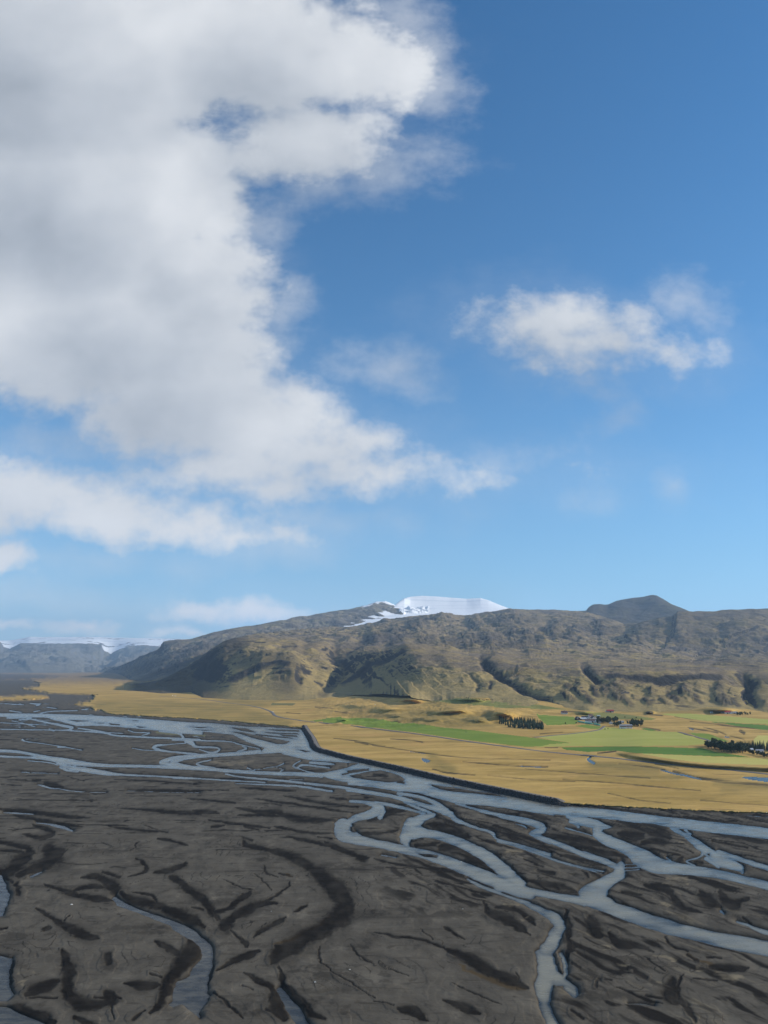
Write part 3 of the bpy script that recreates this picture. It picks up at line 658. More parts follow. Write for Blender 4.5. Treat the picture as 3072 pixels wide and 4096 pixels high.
BROOK = [[(2362, 3028, 8), (2352, 3038, 9), (2372, 3050, 12), (2380, 3054, 4)], [(2645, 3078, 6), (2692, 3092, 7), (2745, 3101, 9), (2803, 3114, 5)], [(1640, 3005, 2.5), (1700, 3014, 3)], [(2080, 3063, 3), (2180, 3068, 5)],
         [(2757, 2914, 5), (2772, 2920, 5)], [(2900, 2948, 3), (2915, 2950, 3)]]
POND = [[(1684, 3031), (1700, 3033), (1720, 3040), (1718, 3049), (1705, 3050), (1690, 3044)], [(2960, 3108), (3000, 3106), (3100, 3110), (3200, 3118), (3200, 3128), (3060, 3126), (3000, 3118)]]
OLIVE = [[(900, 2830, 60), (1100, 2800, 20)], [(420, 2830, 60), (700, 2840, 70), (950, 2860, 60), (1150, 2890, 40)], [(1400, 2860, 20), (1700, 2880, 40), (1950, 2880, 50)], [(1720, 3040, 40), (1800, 3080, 20)],
         [(2380, 3060, 30), (2600, 3085, 30)], [(1700, 2790, 60), (1900, 2780, 60)], [(2300, 3106, 6), (2700, 3112, 8)], [(2860, 3130, 8), (3072, 3150, 14)], [(2900, 3165, 14), (3100, 3165, 16)], [(2500, 2830, 30), (2900, 2835, 30)]]

# ------------------------------------------------------------------ the plain: one grid, split by what covers it
us = np.concatenate([np.arange(-620, -20, 14), np.arange(-20, 3094, 3.1), np.arange(3094, 3720, 14)])
vs = np.concatenate([np.arange(2690, 2760, 1.1), np.arange(2760, 3050, 1.6), np.arange(3050, 4130, 3.0), np.arange(4130, 4420, 14)])
NR, NC = len(vs), len(us)
U, V = np.meshgrid(us, vs)


def stroke_field(strokes, pad, UU, VV):
    """signed distance (pixels) to a set of strokes with varying width"""
    f = np.full(UU.shape, float(pad))
    for st in strokes:
        p = spline(st, 4)
        for a, b in zip(p[:-1], p[1:]):
            w = max(a[2], b[2]) / 2 + pad + 8
            c0, c1 = np.searchsorted(us, [min(a[0], b[0]) - w, max(a[0], b[0]) + w])
            r0, r1 = np.searchsorted(vs, [min(a[1], b[1]) - w, max(a[1], b[1]) + w])
            if c1 <= c0 or r1 <= r0:
                continue
            x = UU[r0:r1, c0:c1]; y = VV[r0:r1, c0:c1]
            dx, dy = b[0] - a[0], b[1] - a[1]
            L = dx * dx + dy * dy + 1e-9
            t = np.clip(((x - a[0]) * dx + (y - a[1]) * dy) / L, 0, 1)
            d = np.hypot(x - a[0] - t * dx, y - a[1] - t * dy) - (a[2] + t * (b[2] - a[2])) / 2
            f[r0:r1, c0:c1] = np.minimum(f[r0:r1, c0:c1], d)
    return f


def area_field(poly, pad, UU, VV):
    f = np.full(UU.shape, float(pad))
    p = np.array(poly, float)
    w = pad + 8
    c0, c1 = np.searchsorted(us, [p[:, 0].min() - w, p[:, 0].max() + w])
    r0, r1 = np.searchsorted(vs, [p[:, 1].min() - w, p[:, 1].max() + w])
    if c1 <= c0 or r1 <= r0:
        return f
    x = UU[r0:r1, c0:c1]; y = VV[r0:r1, c0:c1]
    d = np.full(x.shape, 1e9); inside = np.zeros(x.shape, bool)
    for a, b in zip(p, np.roll(p, -1, 0)):
        dx, dy = b - a
        t = np.clip(((x - a[0]) * dx + (y - a[1]) * dy) / (dx * dx + dy * dy + 1e-9), 0, 1)
        d = np.minimum(d, np.hypot(x - a[0] - t * dx, y - a[1] - t * dy))
        if a[1] != b[1]:
            cross = ((a[1] > y) != (b[1] > y)) & (x < (b[0] - a[0]) * (y - a[1]) / (b[1] - a[1]) + a[0])
            inside ^= cross
    f[r0:r1, c0:c1] = np.minimum(np.where(inside, -d, d), pad)
    return f


def soft_field(strokes, UU, VV, reach=2.4):
    """distance to tapered strokes in units of their half width"""
    f = np.full(UU.shape, float(reach))
    for st in strokes:
        p = spline(st, 4); n = len(p)
        s = np.linspace(0, 1, n)
        hw = p[:, 2] / 2 * np.clip(0.40 + 3.2 * np.minimum(s, 1 - s), 0, 1) * 1.12 + 0.8
        for i in range(n - 1):
            a, b, ha, hb = p[i], p[i + 1], hw[i], hw[i + 1]
            w = max(ha, hb) * reach + 16
            c0, c1 = np.searchsorted(us, [min(a[0], b[0]) - w, max(a[0], b[0]) + w])
            r0, r1 = np.searchsorted(vs, [min(a[1], b[1]) - w, max(a[1], b[1]) + w])
            if c1 <= c0 or r1 <= r0:
                continue
            x = UU[r0:r1, c0:c1]; y = VV[r0:r1, c0:c1]
            dx, dy = b[0] - a[0], b[1] - a[1]
            tt = np.clip(((x - a[0]) * dx + (y - a[1]) * dy) / (dx * dx + dy * dy + 1e-9), 0, 1)
            d = np.hypot(x - a[0] - tt * dx, y - a[1] - tt * dy) / (ha + tt * (hb - ha))
            f[r0:r1, c0:c1] = np.minimum(f[r0:r1, c0:c1], d)
    return f


def gather(d):
    return [tile(k, s) for k, lst in d.items() for s in lst]


# height of the dry land as read from the picture: rises gently towards the foot of the hills
zr = np.interp(V, [2690, 2700, 2800, 2840, 2860, 2900, 2950, 2990, 3020, 3060, 3100, 3250], [62, 60, 30, 21, 17, 12, 8, 5.5, 4, 2.5, 2.0, 1.6])
zl = np.interp(V, [2690, 2750, 2780, 2800, 2850, 2900, 3000], [4, 6, 6, 4, 2.2, 1.8, 1.8])
kb = sstep(U, 1150, 1950)
z_dry = zl * (1 - kb) + zr * kb
# terrace edge below the lower hay fields
E = np.interp(U, [2380, 2463, 2545, 2686, 2774, 2815, 3072, 3700], [3014, 3006, 3022, 3042, 3052, 3056, 3070, 3105])
z_dry += 3.8 * sstep(E + 16 - V, 0, 14) * sstep(U, 2385, 2600) * sstep(V, 2900, 2985)
for (gu, gv, su, sv, A) in [(2015, 2858, 55, 16, 11), (1376, 2884, 22, 5, 3.5), (1545, 2838, 90, 14, 7), (1420, 2822, 70, 10, 6), (1640, 2800, 70, 12, 10), (1800, 2845, 110, 16, 8), (1880, 2800, 90, 10, 6),
                            (1590, 2866, 40, 8, 4), (1730, 2880, 70, 10, 4), (1920, 2885, 60, 10, 4), (2340, 2848, 40, 8, 4), (2600, 2848, 18, 6, 5), (2880, 2838, 60, 8, 6), (2560, 2868, 80, 10, 3), (1300, 2800, 60, 8, 4)]:
    z_dry += A * np.exp(-((U - gu) / su) ** 2 - ((V - gv) / sv) ** 2)

wob = fbm(U / 26.0, V / 9.0, 3, 3)
meadow_s = area_field(MEADOW, 30, U + np.where(U < 420, 45, 6) * wob * (V < 2860), V + 3.0 * wob * np.where((U > 1200) & (U < 2300), 0, 1))
islet_s = area_field(ISLET, 30, U + 10 * wob, V + 4 * wob)
is_meadow = (meadow_s < 0) | (islet_s < 0)
land = np.minimum(meadow_s, islet_s)
X0, Y0 = on_height(U, V, np.where(is_meadow, z_dry, 0.0))
zdr = z_dry * np.clip(-land / np.where(U < 420, 9.0, 2.5), 0, 1)
X0, Y0 = on_height(U, V, np.where(is_meadow, zdr, 0.0))

# ragged edges: shift the tracing by a little world-space noise
amp = 7.0 * np.clip(330.0 / Y0, 0.22, 1.0)
W1 = fbm(X0 / 9.0, Y0 / 9.0, 4, 11, 0.6); W2 = fbm(X0 / 9.0, Y0 / 9.0, 4, 21, 0.6)
UU = U + amp * W1 * 1.6; VV = V + amp * W2 * 0.7
water = stroke_field(gather(WATER), 60, UU, VV)
for poly in gather(WATER_AREA):
    water = np.minimum(water, area_field(poly, 60, UU, VV))
for poly in gather(BARS):
    water = np.maximum(water, -area_field(poly, 60, UU, VV))
# tiny side threads in the far braid plain
thread = np.abs(fbm(X0 / 120.0 + 0.6 * fbm(X0 / 60, Y0 / 60, 2, 5), Y0 / 42.0, 3, 31))
zone = sstep(V, 2806, 2822) * (1 - sstep(V, 2925, 3000)) * (1 - sstep(U, 1000, 1250))
thr_s = (thread - 0.030) * 60
water = np.where(zone > 0.5, np.minimum(water, np.where(fbm(X0 / 260.0, Y0 / 160.0, 2, 41) > 0.0, thr_s, 60)), water)
water = np.where(is_meadow, 60, water)

wn = fbm(X0 / 2.6, Y0 / 5.0, 3, 19, 0.55); wn2 = fbm(X0 / 9.0, Y0 / 16.0, 3, 29, 0.5)
wet_r = soft_field(gather(WET), U + amp * (W1 * 2.2 + 2.2 * wn2), V + amp * (W2 * 1.4 + 0.8 * wn2)) + 0.45 * wn2 + 0.22 * wn
pale_r = soft_field(gather(PALE), U + amp * W1 * 6, V + amp * W2 * 3) + 0.6 * wn2 + 0.5 * wn
rust_r = soft_field(gather(RUST), U + amp * W1 * 4, V + amp * W2 * 2) + 0.4 * wn2
moss_s = stroke_field(gather(MOSS), 40, U, V)
streak = fbm(X0 / 60.0 + 1.2 * fbm(X0 / 50.0, Y0 / 50.0, 2, 61), Y0 / 7.5 + 0.8 * fbm(X0 / 40.0, Y0 / 40.0, 2, 71), 4, 51, 0.55)
streak_fine = fbm(X0 / 16.0, Y0 / 2.6, 3, 81, 0.55)
mid = sstep(V, 2830, 2960) * (1 - sstep(V, 3330, 3620))
right_bars = sstep(U, 1350, 1700) * sstep(V, 3120, 3250) * (1 - (1 - sstep(U, 2100, 2350)) * sstep(V, 3600, 3720) * 0.85)
wet = np.clip((1 - sstep(wet_r, 0.55, 1.42)) * (0.92 + 0.30 * wn2), 0, 0.98)
wet = np.maximum(wet, 0.34 * (1 - sstep(wet_r, 0.9, 2.3)))
wet = np.maximum(wet, (0.35 + 0.65 * mid) * sstep(streak - 0.10 * (1 - mid), 0.20, 0.42))
swirl = fbm(X0 / 26.0 + 1.5 * fbm(X0 / 30.0, Y0 / 30.0, 2, 91), Y0 / 12.0 + 1.2 * fbm(X0 / 22.0, Y0 / 22.0, 2, 95), 4, 99, 0.55)
# bars on the right: smears of wet silt and dry sand drawn out along the flow
fa = 0.43 * X0 - 0.90 * Y0; fb = 0.90 * X0 + 0.43 * Y0
smear = fbm(fa / 60.0 + 0.9 * fbm(fa / 30, fb / 30, 2, 171), fb / 7.5 + 0.9 * fbm(fa / 26, fb / 26, 2, 173), 4, 175, 0.55)
smear2 = fbm(fa / 22.0 + 0.8 * smear, fb / 5.0, 4, 181, 0.55)
wet = np.maximum(wet, right_bars * 0.95 * sstep(smear, 0.02, 0.34))
wet = np.maximum(wet, right_bars * 0.6 * sstep(smear2, 0.10, 0.36))
wet = np.maximum(wet, 0.85 * np.exp(-np.clip(water, 0, 60) / (np.where(Y0 > 900, 2.0, 4.0) + 6.0 * sstep(wn2, 0.0, 0.5))))
wet = np.maximum(wet, 0.45 * sstep(streak_fine, 0.25, 0.6) * sstep(V, 3000, 3200))
# fine drainage lines and low terraces that follow the channels
near_d = stroke_field(gather(WATER) + gather(WET), 110, U, V)
q_line = near_d / 32.0 + 1.3 * fbm(X0 / 34.0, Y0 / 22.0, 4, 131, 0.55) + 0.5 * wn2
fr = np.abs(q_line - np.round(q_line))
line = (1 - sstep(fr, 0.01, 0.075)) * sstep(fbm(X0 / 40.0, Y0 / 26.0, 3, 137), 0.0, 0.30) * sstep(V, 3060, 3240) * (near_d > 2)
broad = sstep(fbm(X0 / 48.0 + 0.9 * W1, Y0 / 20.0, 4, 143, 0.55), 0.12, 0.40) * sstep(V, 3000, 3150)
wet = np.maximum(wet, 0.80 * line)
wet = np.maximum(wet, 0.42 * broad)
pale = (1 - sstep(pale_r, 0.25, 1.45)) * sstep(W1 + 0.4 * streak_fine, -0.35, 0.35) * 0.8
pale = np.maximum(pale, right_bars * 0.40 * sstep(-smear, 0.16, 0.40) * sstep(smear2, -0.2, 0.2))
wet *= 1 - 0.75 * pale
rust = (1 - sstep(rust_r, 0.4, 1.2)) * 0.8

px_m = Y0 / FPX
s_m = water * px_m * 1.6
bar_h = 0.10 + 0.85 * (1 - np.exp(-np.clip(s_m, 0, None) / 1.5))
bar_h += 0.28 * fbm(X0 / 22.0, Y0 / 9.0, 3, 15) * np.clip(s_m / 3, 0, 1) + 0.10 * streak_fine * np.clip(s_m / 2, 0, 1)
cut = 1 - sstep(wet_r, 0.5, 1.15)
# low scarps between the levels of the gravel bars
sc1 = fbm(X0 / 34.0 + 0.8 * fbm(X0 / 25.0, Y0 / 25.0, 2, 62), Y0 / 17.0, 4, 63, 0.5); sc2 = fbm(X0 / 17.0, Y0 / 8.0 + 0.6 * sc1, 4, 67, 0.5)
bar_h += (0.15 * sstep(sc1, -0.06, 0.08) + 0.06 * sstep(sc2, 0.03, 0.18)) * np.clip(s_m / 4, 0, 1)
bar_h += 0.07 * (np.floor(q_line) % 3) * np.clip(s_m / 4, 0, 1) * sstep(V, 3060, 3240)
bar_h -= 0.22 * cut * np.clip(s_m / 2, 0, 1)
z_sand = np.where(water > 0, np.maximum(bar_h, 0.035), -0.35 * (1 - np.exp(s_m / 1.5)))
z_sand = np.minimum(z_sand, np.clip(s_m, -5, None) * 0.9 + 0.0)
z_sand = np.where((water > 0) & (z_sand < 0.03), 0.03 * np.clip(s_m / 0.1, 0, 1), z_sand)

ditch_s = stroke_field(DITCH, 20, U + 2.0 * wob, V + 0.6 * wob)
brook_s = stroke_field(BROOK, 20, U + 1.5 * wob, V + 0.5 * wob)
for poly in POND:
    brook_s = np.minimum(brook_s, area_field(poly, 20, U + 1.5 * wob, V + wob))
olive_s = stroke_field(OLIVE, 60, U + 60 * fbm(X0 / 200, Y0 / 200, 3, 23), V + 14 * fbm(X0 / 200, Y0 / 200, 3, 27))
ditch = 1 - sstep(ditch_s, -1.2, 1.5)
olive = (1 - sstep(olive_s, -12, 20)) * (0.55 + 0.6 * fbm(X0 / 80, Y0 / 40, 3, 37))
sandy = (1 - sstep(area_field(FARSAND, 40, U + 40 * wob, V + 7 * wob), -8, 6)) * 0.85
sandy = np.maximum(sandy, 0.75 * (1 - sstep(-land + 6 * wob, 0, 11)) * (1 - sstep(U, 380, 470)) * (V < 2850))
heath = (1 - sstep(V + 10 * wob, 2712, 2752)) * (1 - sstep(U, 900, 1150))
z_mead = zdr
hum = sstep(U, 1180, 1350) * (1 - sstep(U, 2080, 2300)) * (1 - sstep(V, 2895, 2925)) * sstep(V, 2770, 2800)
hum2 = sstep(U, 2600, 2750) * sstep(V, 2880, 2900) * (1 - sstep(V, 2940, 2970)) * 0.35
rnd = fbm(X0 / 75.0, Y0 / 75.0, 5, 45, 0.5, ridged=True)
z_mead = z_mead + (hum * 4.5 + hum2 * 4) * rnd + 0.25 * fbm(X0 / 25.0, Y0 / 12.0, 3, 47) * np.clip(-land / 4, 0, 1)
z_mead -= 0.5 * ditch
z_mead = np.where(brook_s < 0, z_mead - 0.6, z_mead)
ZG = np.where(is_meadow, z_mead, z_sand)
Z_PRE = ZG.copy()
G_CO = np.stack([X0, Y0, ZG], -1).reshape(-1, 3)
G_FACES = grid_faces(NR, NC)[:, ::-1]          # rows run towards the camera


def ground_at(u, v):
    """world point of the built ground under a pixel of the photograph"""
    c = np.clip(np.searchsorted(us, u) - 1, 0, NC - 2); r = np.clip(np.searchsorted(vs, v) - 1, 0, NR - 2)
    fu = (u - us[c]) / (us[c + 1] - us[c]); fv = (v - vs[r]) / (vs[r + 1] - vs[r])
    g = G_CO.reshape(NR, NC, 3)
    p = (g[r, c] * (1 - fu) + g[r, c + 1] * fu) * (1 - fv) + (g[r + 1, c] * (1 - fu) + g[r + 1, c + 1] * fu) * fv
    return p


_cells = {}


def ground_z(x, y):
    """height of the built ground at a world x, y (walks down the view column)"""
    u = 1536.0
    v = 3000.0
    zz = 5.0
    for _ in range(12):
        d = (x, y, zz - CAM_H)
        cp, sp = math.cos(PITCH), math.sin(PITCH)
        f = d[1] * cp + d[2] * sp; w = -d[1] * sp + d[2] * cp
        u = 1536 + FPX * d[0] / f; v = 2048 - FPX * w / f
        zz = float(ground_at(min(max(u, us[0] + 1), us[-1] - 1), min(max(v, 2691), 4400))[2])
    return zz


FOOT_UV = [(-900, 2640), (440, 2640), (470, 2690), (549, 2749), (657, 2760), (772, 2754), (820, 2778), (1000, 2785), (1220, 2786), (1412, 2768), (1678, 2786), (1800, 2794), (2000, 2806), (2222, 2824), (2337, 2832), (2605, 2840), (2800, 2833), (2950, 2826), (3072, 2846), (3700, 2880)]
fu_, fv_ = np.array(FOOT_UV).T
foot_row = np.interp(us, fu_, fv_)
vc = 0.25 * (V[:-1, :-1] + V[1:, :-1] + V[:-1, 1:] + V[1:, 1:]).ravel()
uc = 0.25 * (U[:-1, :-1] + U[1:, :-1] + U[:-1, 1:] + U[1:, 1:]).ravel()
hidden = vc < np.interp(uc, fu_, fv_) - 30


def cell(a):
    return (0.25 * (a[:-1, :-1] + a[1:, :-1] + a[:-1, 1:] + a[1:, 1:])).ravel()


cls = np.where(cell(land) < 0, 1, 0)
field_id = np.full(len(cls), -1)
for i, (nm, poly, key) in enumerate(FIELDS):
    s = cell(area_field(poly, 12, U + 1.2 * wob, V + 0.5 * wob))
    field_id = np.where((s < 0) & (cls == 1), i, field_id)
brookc = cell(np.clip(brook_s, -20, 20))

MAT_SAND = mat_sand(); MAT_WATER = mat_water(); MAT_MEADOW = mat_meadow()
MAT_BROOK = mat_water('brook_water', (0.03, 0.04, 0.055), (0.04, 0.05, 0.06))
sand_attrs = dict(wet=np.clip(wet, 0, 1).ravel(), pale=np.clip(pale, 0, 1).ravel(), rust=np.clip(rust, 0, 1).ravel())
mead_attrs = dict(olive=np.clip(olive, 0, 1).ravel(), ditch=np.clip(ditch, 0, 1).ravel(), sandy=np.clip(sandy, 0, 1).ravel(), heath=np.clip(heath, 0, 1).ravel())
link('river_plain', submesh('river_plain', G_CO, G_FACES, (cls == 0) & ~hidden, MAT_SAND, sand_attrs), kind='structure')
link('meadow', submesh('meadow', G_CO, G_FACES, (cls == 1) & (field_id < 0) & ~hidden, MAT_MEADOW, mead_attrs), kind='structure')
wc = np.stack([X0, Y0, np.zeros_like(X0)], -1).reshape(-1, 3)
mw = 5.0 + 16.0 * sstep(fbm(X0 / 28, Y0 / 28, 3, 191), 0.0, 0.45)
shal = np.clip(np.exp(np.clip(water, -80, 0) / mw) + 0.55 * sstep(fbm(X0 / 30, Y0 / 12, 3, 77), 0.1, 0.5) * np.exp(np.clip(water, -80, 0) / 22.0), 0, 1)
clear = (1 - sstep(U, 1250, 1450)) * sstep(V, 3180, 3280)
shal = np.maximum(shal, 0.97 * clear)
wmin = np.minimum.reduce([water[:-1, :-1], water[1:, :-1], water[:-1, 1:], water[1:, 1:]]).ravel()
link('river', submesh('river', wc, G_FACES, (wmin < 0.5) & (cls == 0), MAT_WATER, dict(shallow=shal.ravel())), kind='structure')
# the brook in the meadow and the ponds: a sheet just above their bed
bmin = np.minimum.reduce([brook_s[:-1, :-1], brook_s[1:, :-1], brook_s[:-1, 1:], brook_s[1:, 1:]]).ravel()
bc = G_CO.copy(); bc[:, 2] = np.where(brook_s.ravel() < 0, bc[:, 2] + 0.25, bc[:, 2] - 0.3)
link('brook', submesh('brook', bc, G_FACES, (bmin < 0) & (cls == 1), MAT_BROOK, dict(shallow=np.zeros(NR * NC))), kind='structure')
FM = dict(green=mat_field('hay_field_green', (0.150, 0.215, 0.020), (0.205, 0.260, 0.030)), light=mat_field('hay_field_light', (0.340, 0.340, 0.060), (0.410, 0.385, 0.085)),
          deep=mat_field('hay_field_deep_green', (0.082, 0.165, 0.014), (0.110, 0.195, 0.020)), yellow=mat_field('hay_field_yellow', (0.46, 0.40, 0.095), (0.52, 0.45, 0.12)),
          pale=mat_field('hay_field_pale', (0.190, 0.190, 0.042), (0.225, 0.210, 0.052)), dull=mat_field('hay_field_dull', (0.17, 0.15, 0.045), (0.15, 0.14, 0.045)))
for i, (nm, poly, key) in enumerate(FIELDS):
    keep = (field_id == i) & ~hidden
    if keep.any():
        link(nm, submesh(nm, G_CO, G_FACES, keep, FM[key]), kind='structure')
# grown-over green islets on the gravel
mk = cell(moss_s) < 0
mc = G_CO.copy(); mc[:, 2] += 0.12
link('gravel_islet', submesh('gravel_islet', mc, G_FACES, mk & (cls == 0) & (cell(water) > 0), plain('islet_moss', (0.12, 0.11, 0.05), 0.95, 0.2, 0.2), None), kind='structure')


# ------------------------------------------------------------------ mountains
def hermite_rows(A, t):
    """monotone cubic through the rows of A (K x C) at positions t"""
    K = len(A)
    d = np.diff(A, axis=0)
    m = np.zeros_like(A)
    a, b = d[:-1], d[1:]
    same = a * b > 0
    m[1:-1] = np.where(same, 2 * a * b / np.where(same, a + b, 1), 0)
    m[0], m[-1] = d[0], d[-1]
    i = np.clip(np.floor(t).astype(int), 0, K - 2); s = (t - i)[:, None]
    return ((2 * s ** 3 - 3 * s ** 2 + 1) * A[i] + (s ** 3 - 2 * s ** 2 + s) * m[i] + (-2 * s ** 3 + 3 * s ** 2) * A[i + 1] + (s ** 3 - s ** 2) * m[i + 1])


def loft(u, lines, counts, amps, lam, seed, features=(), stretch=1.6, sky_jit=0.0, foot=None):
    """terrain through depth-ordered lines [(u, v, depth)...]; returns grid arrays"""
    VL = np.array([np.interp(u, [p[0] for p in l], [p[1] for p in l]) for l in lines])
    YL = np.array([np.exp(np.interp(u, [p[0] for p in l], np.log([p[2] for p in l]))) for l in lines])
    if foot is not None:
        gp = np.array([ground_at(min(max(a, us[0] + 1), us[-1] - 1), b + 9) for a, b in zip(u, VL[0])])
    ker = np.exp(-0.5 * (np.arange(-24, 25) / 9.0) ** 2); ker /= ker.sum()
    for k in range(len(lines) - (2 if len(lines) > 3 else 1)):
        YL[k] = np.convolve(np.pad(YL[k], 24, mode='edge'), ker, 'valid')
        VL[k] = np.convolve(np.pad(VL[k], 24, mode='edge'), ker, 'valid')
    jit = fbm(u / 60.0, u * 0 + seed, 5, seed) * sky_jit
    VL = VL + jit[None, :] * np.linspace(0, 1, len(lines))[:, None]
    XL, ZL = at_depth(u[None, :], VL, YL)
    if foot is not None:
        YL[0] = gp[:, 1]; ZL[0] = gp[:, 2] - 3.0
    t = np.concatenate([np.linspace(k, k + 1, n, endpoint=False) for k, n in enumerate(counts)] + [[len(lines) - 1]])
    Yg = hermite_rows(YL, t); Zg = hermite_rows(ZL, t)
    dx, dy, dz = pix_dir(u, np.full_like(u, 2600.0))
    Xg = (dx / dy)[None, :] * Yg
    Ug = np.repeat(u[None, :], len(t), 0)
    w = (-Yg * math.sin(PITCH) + (Zg - CAM_H) * math.cos(PITCH)) / (Yg * math.cos(PITCH) + (Zg - CAM_H) * math.sin(PITCH))
    Vg = 2048 - FPX * w
    A = np.interp(t, np.arange(len(amps)), amps)[:, None]
    m_px = Yg / FPX
    wx = fbm(Xg / lam, Yg / lam, 3, seed + 3); wy = fbm(Xg / lam, Yg / lam, 3, seed + 7)
    n = fbm(Xg / lam + 0.5 * wx, Yg / (lam * stretch) + 0.5 * wy, 7, seed, 0.64, ridged=True)
    n2 = fbm(Xg / (lam * 2.6), Yg / (lam * 2.6), 3, seed + 5)
    n3 = fbm(Xg / (lam * 0.8) + 0.4 * wy, Yg / (lam * 0.8) + 0.4 * wx, 5, seed + 9, 0.45)
    dz = A * m_px * (0.42 * n + 0.40 * n2 + 0.85 * n3)
    rock_shade = np.zeros_like(Zg)
    wu = 9 * fbm(Xg / 120.0, Yg / 120.0, 3, seed + 13); wv = 5 * fbm(Xg / 120.0, Yg / 120.0, 3, seed + 17)
    for (pts, Apx, wl, wr, rk_shade) in features:
        p = spline(pts, 4)
        R = 2.4 * max(wl, wr) + 14
        c0, c1 = np.searchsorted(u, [p[:, 0].min() - R, p[:, 0].max() + R])
        if c1 - c0 < 2:
            continue
        S = (slice(None), slice(c0, c1))
        best = np.full(Zg[S].shape, 1e9); side = np.zeros_like(best); tt = np.zeros_like(best); ntot = len(p) - 1
        ub = Ug[S] + wu[S]; vb = Vg[S] + wv[S]
        for i, (a, b) in enumerate(zip(p[:-1], p[1:])):
            ex, ey = b[0] - a[0], b[1] - a[1]
            x = ub - a[0]; y = vb - a[1]
            s = np.clip((x * ex + y * ey) / (ex * ex + ey * ey + 1e-9), 0, 1)
            ddx = x - s * ex; ddy = (y - s * ey) * 1.6
            d = np.hypot(ddx, ddy)
            nb = d < best
            best = np.where(nb, d, best); side = np.where(nb, ddx - 0.6 * ddy, side); tt = np.where(nb, (i + s) / ntot, tt)
        wdt = wl + (wr - wl) * sstep(side / (best + 6.0), -0.8, 0.8)
        prof = np.exp(-(best / wdt) ** 2) * np.clip(np.minimum(tt, 1 - tt) * 5 + 0.35, 0, 1)
        dz[S] = dz[S] + Apx * m_px[S] * prof
        rock_shade[S] = np.maximum(rock_shade[S], rk_shade * np.exp(-(best / (0.8 * wdt)) ** 4))
    Zg = np.maximum(Zg + dz, -5.0)
    return Xg, Yg, Zg, Ug, Vg, rock_shade, t


def ground_line(pts, drop=2.0, dv=5.0):
    out = []
    for (u, v) in pts:
        p = ground_at(min(max(u, us[0] + 1), us[-1] - 1), v + dv)
        out.append((u, v + dv, float(p[1])))
    return out


def add_terrain(name, g, mat, snow=None, green=None):
    Xg, Yg, Zg, Ug, Vg, rock_shade, t = g
    attrs = dict(rock_shade=rock_shade.ravel(), green=(green if green is not None else np.zeros_like(Zg)).ravel())
    if snow is not None:
        attrs['snow'] = snow.ravel()
    co = np.stack([Xg, Yg, Zg], -1).reshape(-1, 3)
    return link(name, make_mesh(name, co, grid_faces(*Zg.shape), mat, attrs), kind='structure')


def shift(line, dY, dv=0.0):
    return [(u, v + dv, Y + dY) for (u, v, Y) in line]


OLIVE_G, BROWN_G = (0.310, 0.232, 0.094), (0.190, 0.144, 0.094)
MAT_HILL = mat_mountain('mossy_hillside', OLIVE_G, BROWN_G, (0.026, 0.024, 0.023), (0.140, 0.114, 0.095))
MAT_RIDGE = mat_mountain('grey_ridge', (0.230, 0.195, 0.110), (0.155, 0.130, 0.105), (0.026, 0.026, 0.029), (0.060, 0.054, 0.052), True, 2.0)
MAT_FAR = mat_mountain('far_mountain', (0.18, 0.17, 0.13), (0.15, 0.14, 0.125), (0.09, 0.09, 0.095), (0.14, 0.13, 0.125), True, 3.0)
MAT_ICE = mat_mountain('glacier_ice', (0.1, 0.1, 0.09), (0.09, 0.085, 0.08), (0.05, 0.05, 0.055), (0.08, 0.08, 0.08), True, 3.0)

# far mountains and the ice cap over them, left of the view
FAR_TOP = [(-640, 2592), (-200, 2580), (0, 2571), (14, 2592), (40, 2600), (78, 2583), (120, 2580), (193, 2577), (230, 2576), (277, 2571), (338, 2574), (404, 2580), (416, 2604), (446, 2617), (476, 2601), (518, 2586), (555, 2582), (591, 2583), (639, 2589), (900, 2592)]
uf = np.arange(-640, 900, 3.0)
g = loft(uf, [[(-640, 2696, 13000), (900, 2696, 13000)], [(-640, 2680, 14500), (0, 2676, 14500), (200, 2660, 15000), (420, 2678, 15000), (900, 2680, 14500)], [(-640, 2640, 16500), (0, 2640, 16500), (230, 2635, 16500), (330, 2640, 17000), (420, 2655, 17500), (560, 2640, 17000), (900, 2640, 17000)],
              [(u, v, 20000) for u, v in FAR_TOP], [(u, v + 30, 22500) for u, v in FAR_TOP]], [16, 36, 60, 10], [0, 26, 40, 5.0, 0], 800.0, 101,
         [([(300, 2590), (360, 2640), (330, 2680)], -14, 40, 40, 0), ([(440, 2615), (430, 2650), (400, 2685)], -12, 40, 30, 0), ([(60, 2590), (120, 2640), (100, 2680)], 12, 60, 60, 0)], sky_jit=7.0)
add_terrain('far_mountains', g, MAT_FAR, np.zeros_like(g[2]))
ICE_TOP = [(-640, 2572), (36, 2562), (80, 2554), (115, 2547), (150, 2549), (362, 2548), (543, 2552), (711, 2556), (900, 2562)]
g = loft(uf, [[(u, v + 26, 20100) for u, v in FAR_TOP], [(u, v + 1, 20400) for u, v in FAR_TOP], [(u, v, 25500) for u, v in ICE_TOP], [(u, v + 10, 27500) for u, v in ICE_TOP]], [4, 40, 6], [0, 1.6, 0.6, 0], 900.0, 111, sky_jit=1.2)
add_terrain('far_ice_cap', g, MAT_ICE, 0.78 - 0.5 * sstep(fbm(g[0] / 500, g[1] / 700, 5, 119, 0.6), 0.10, 0.4))

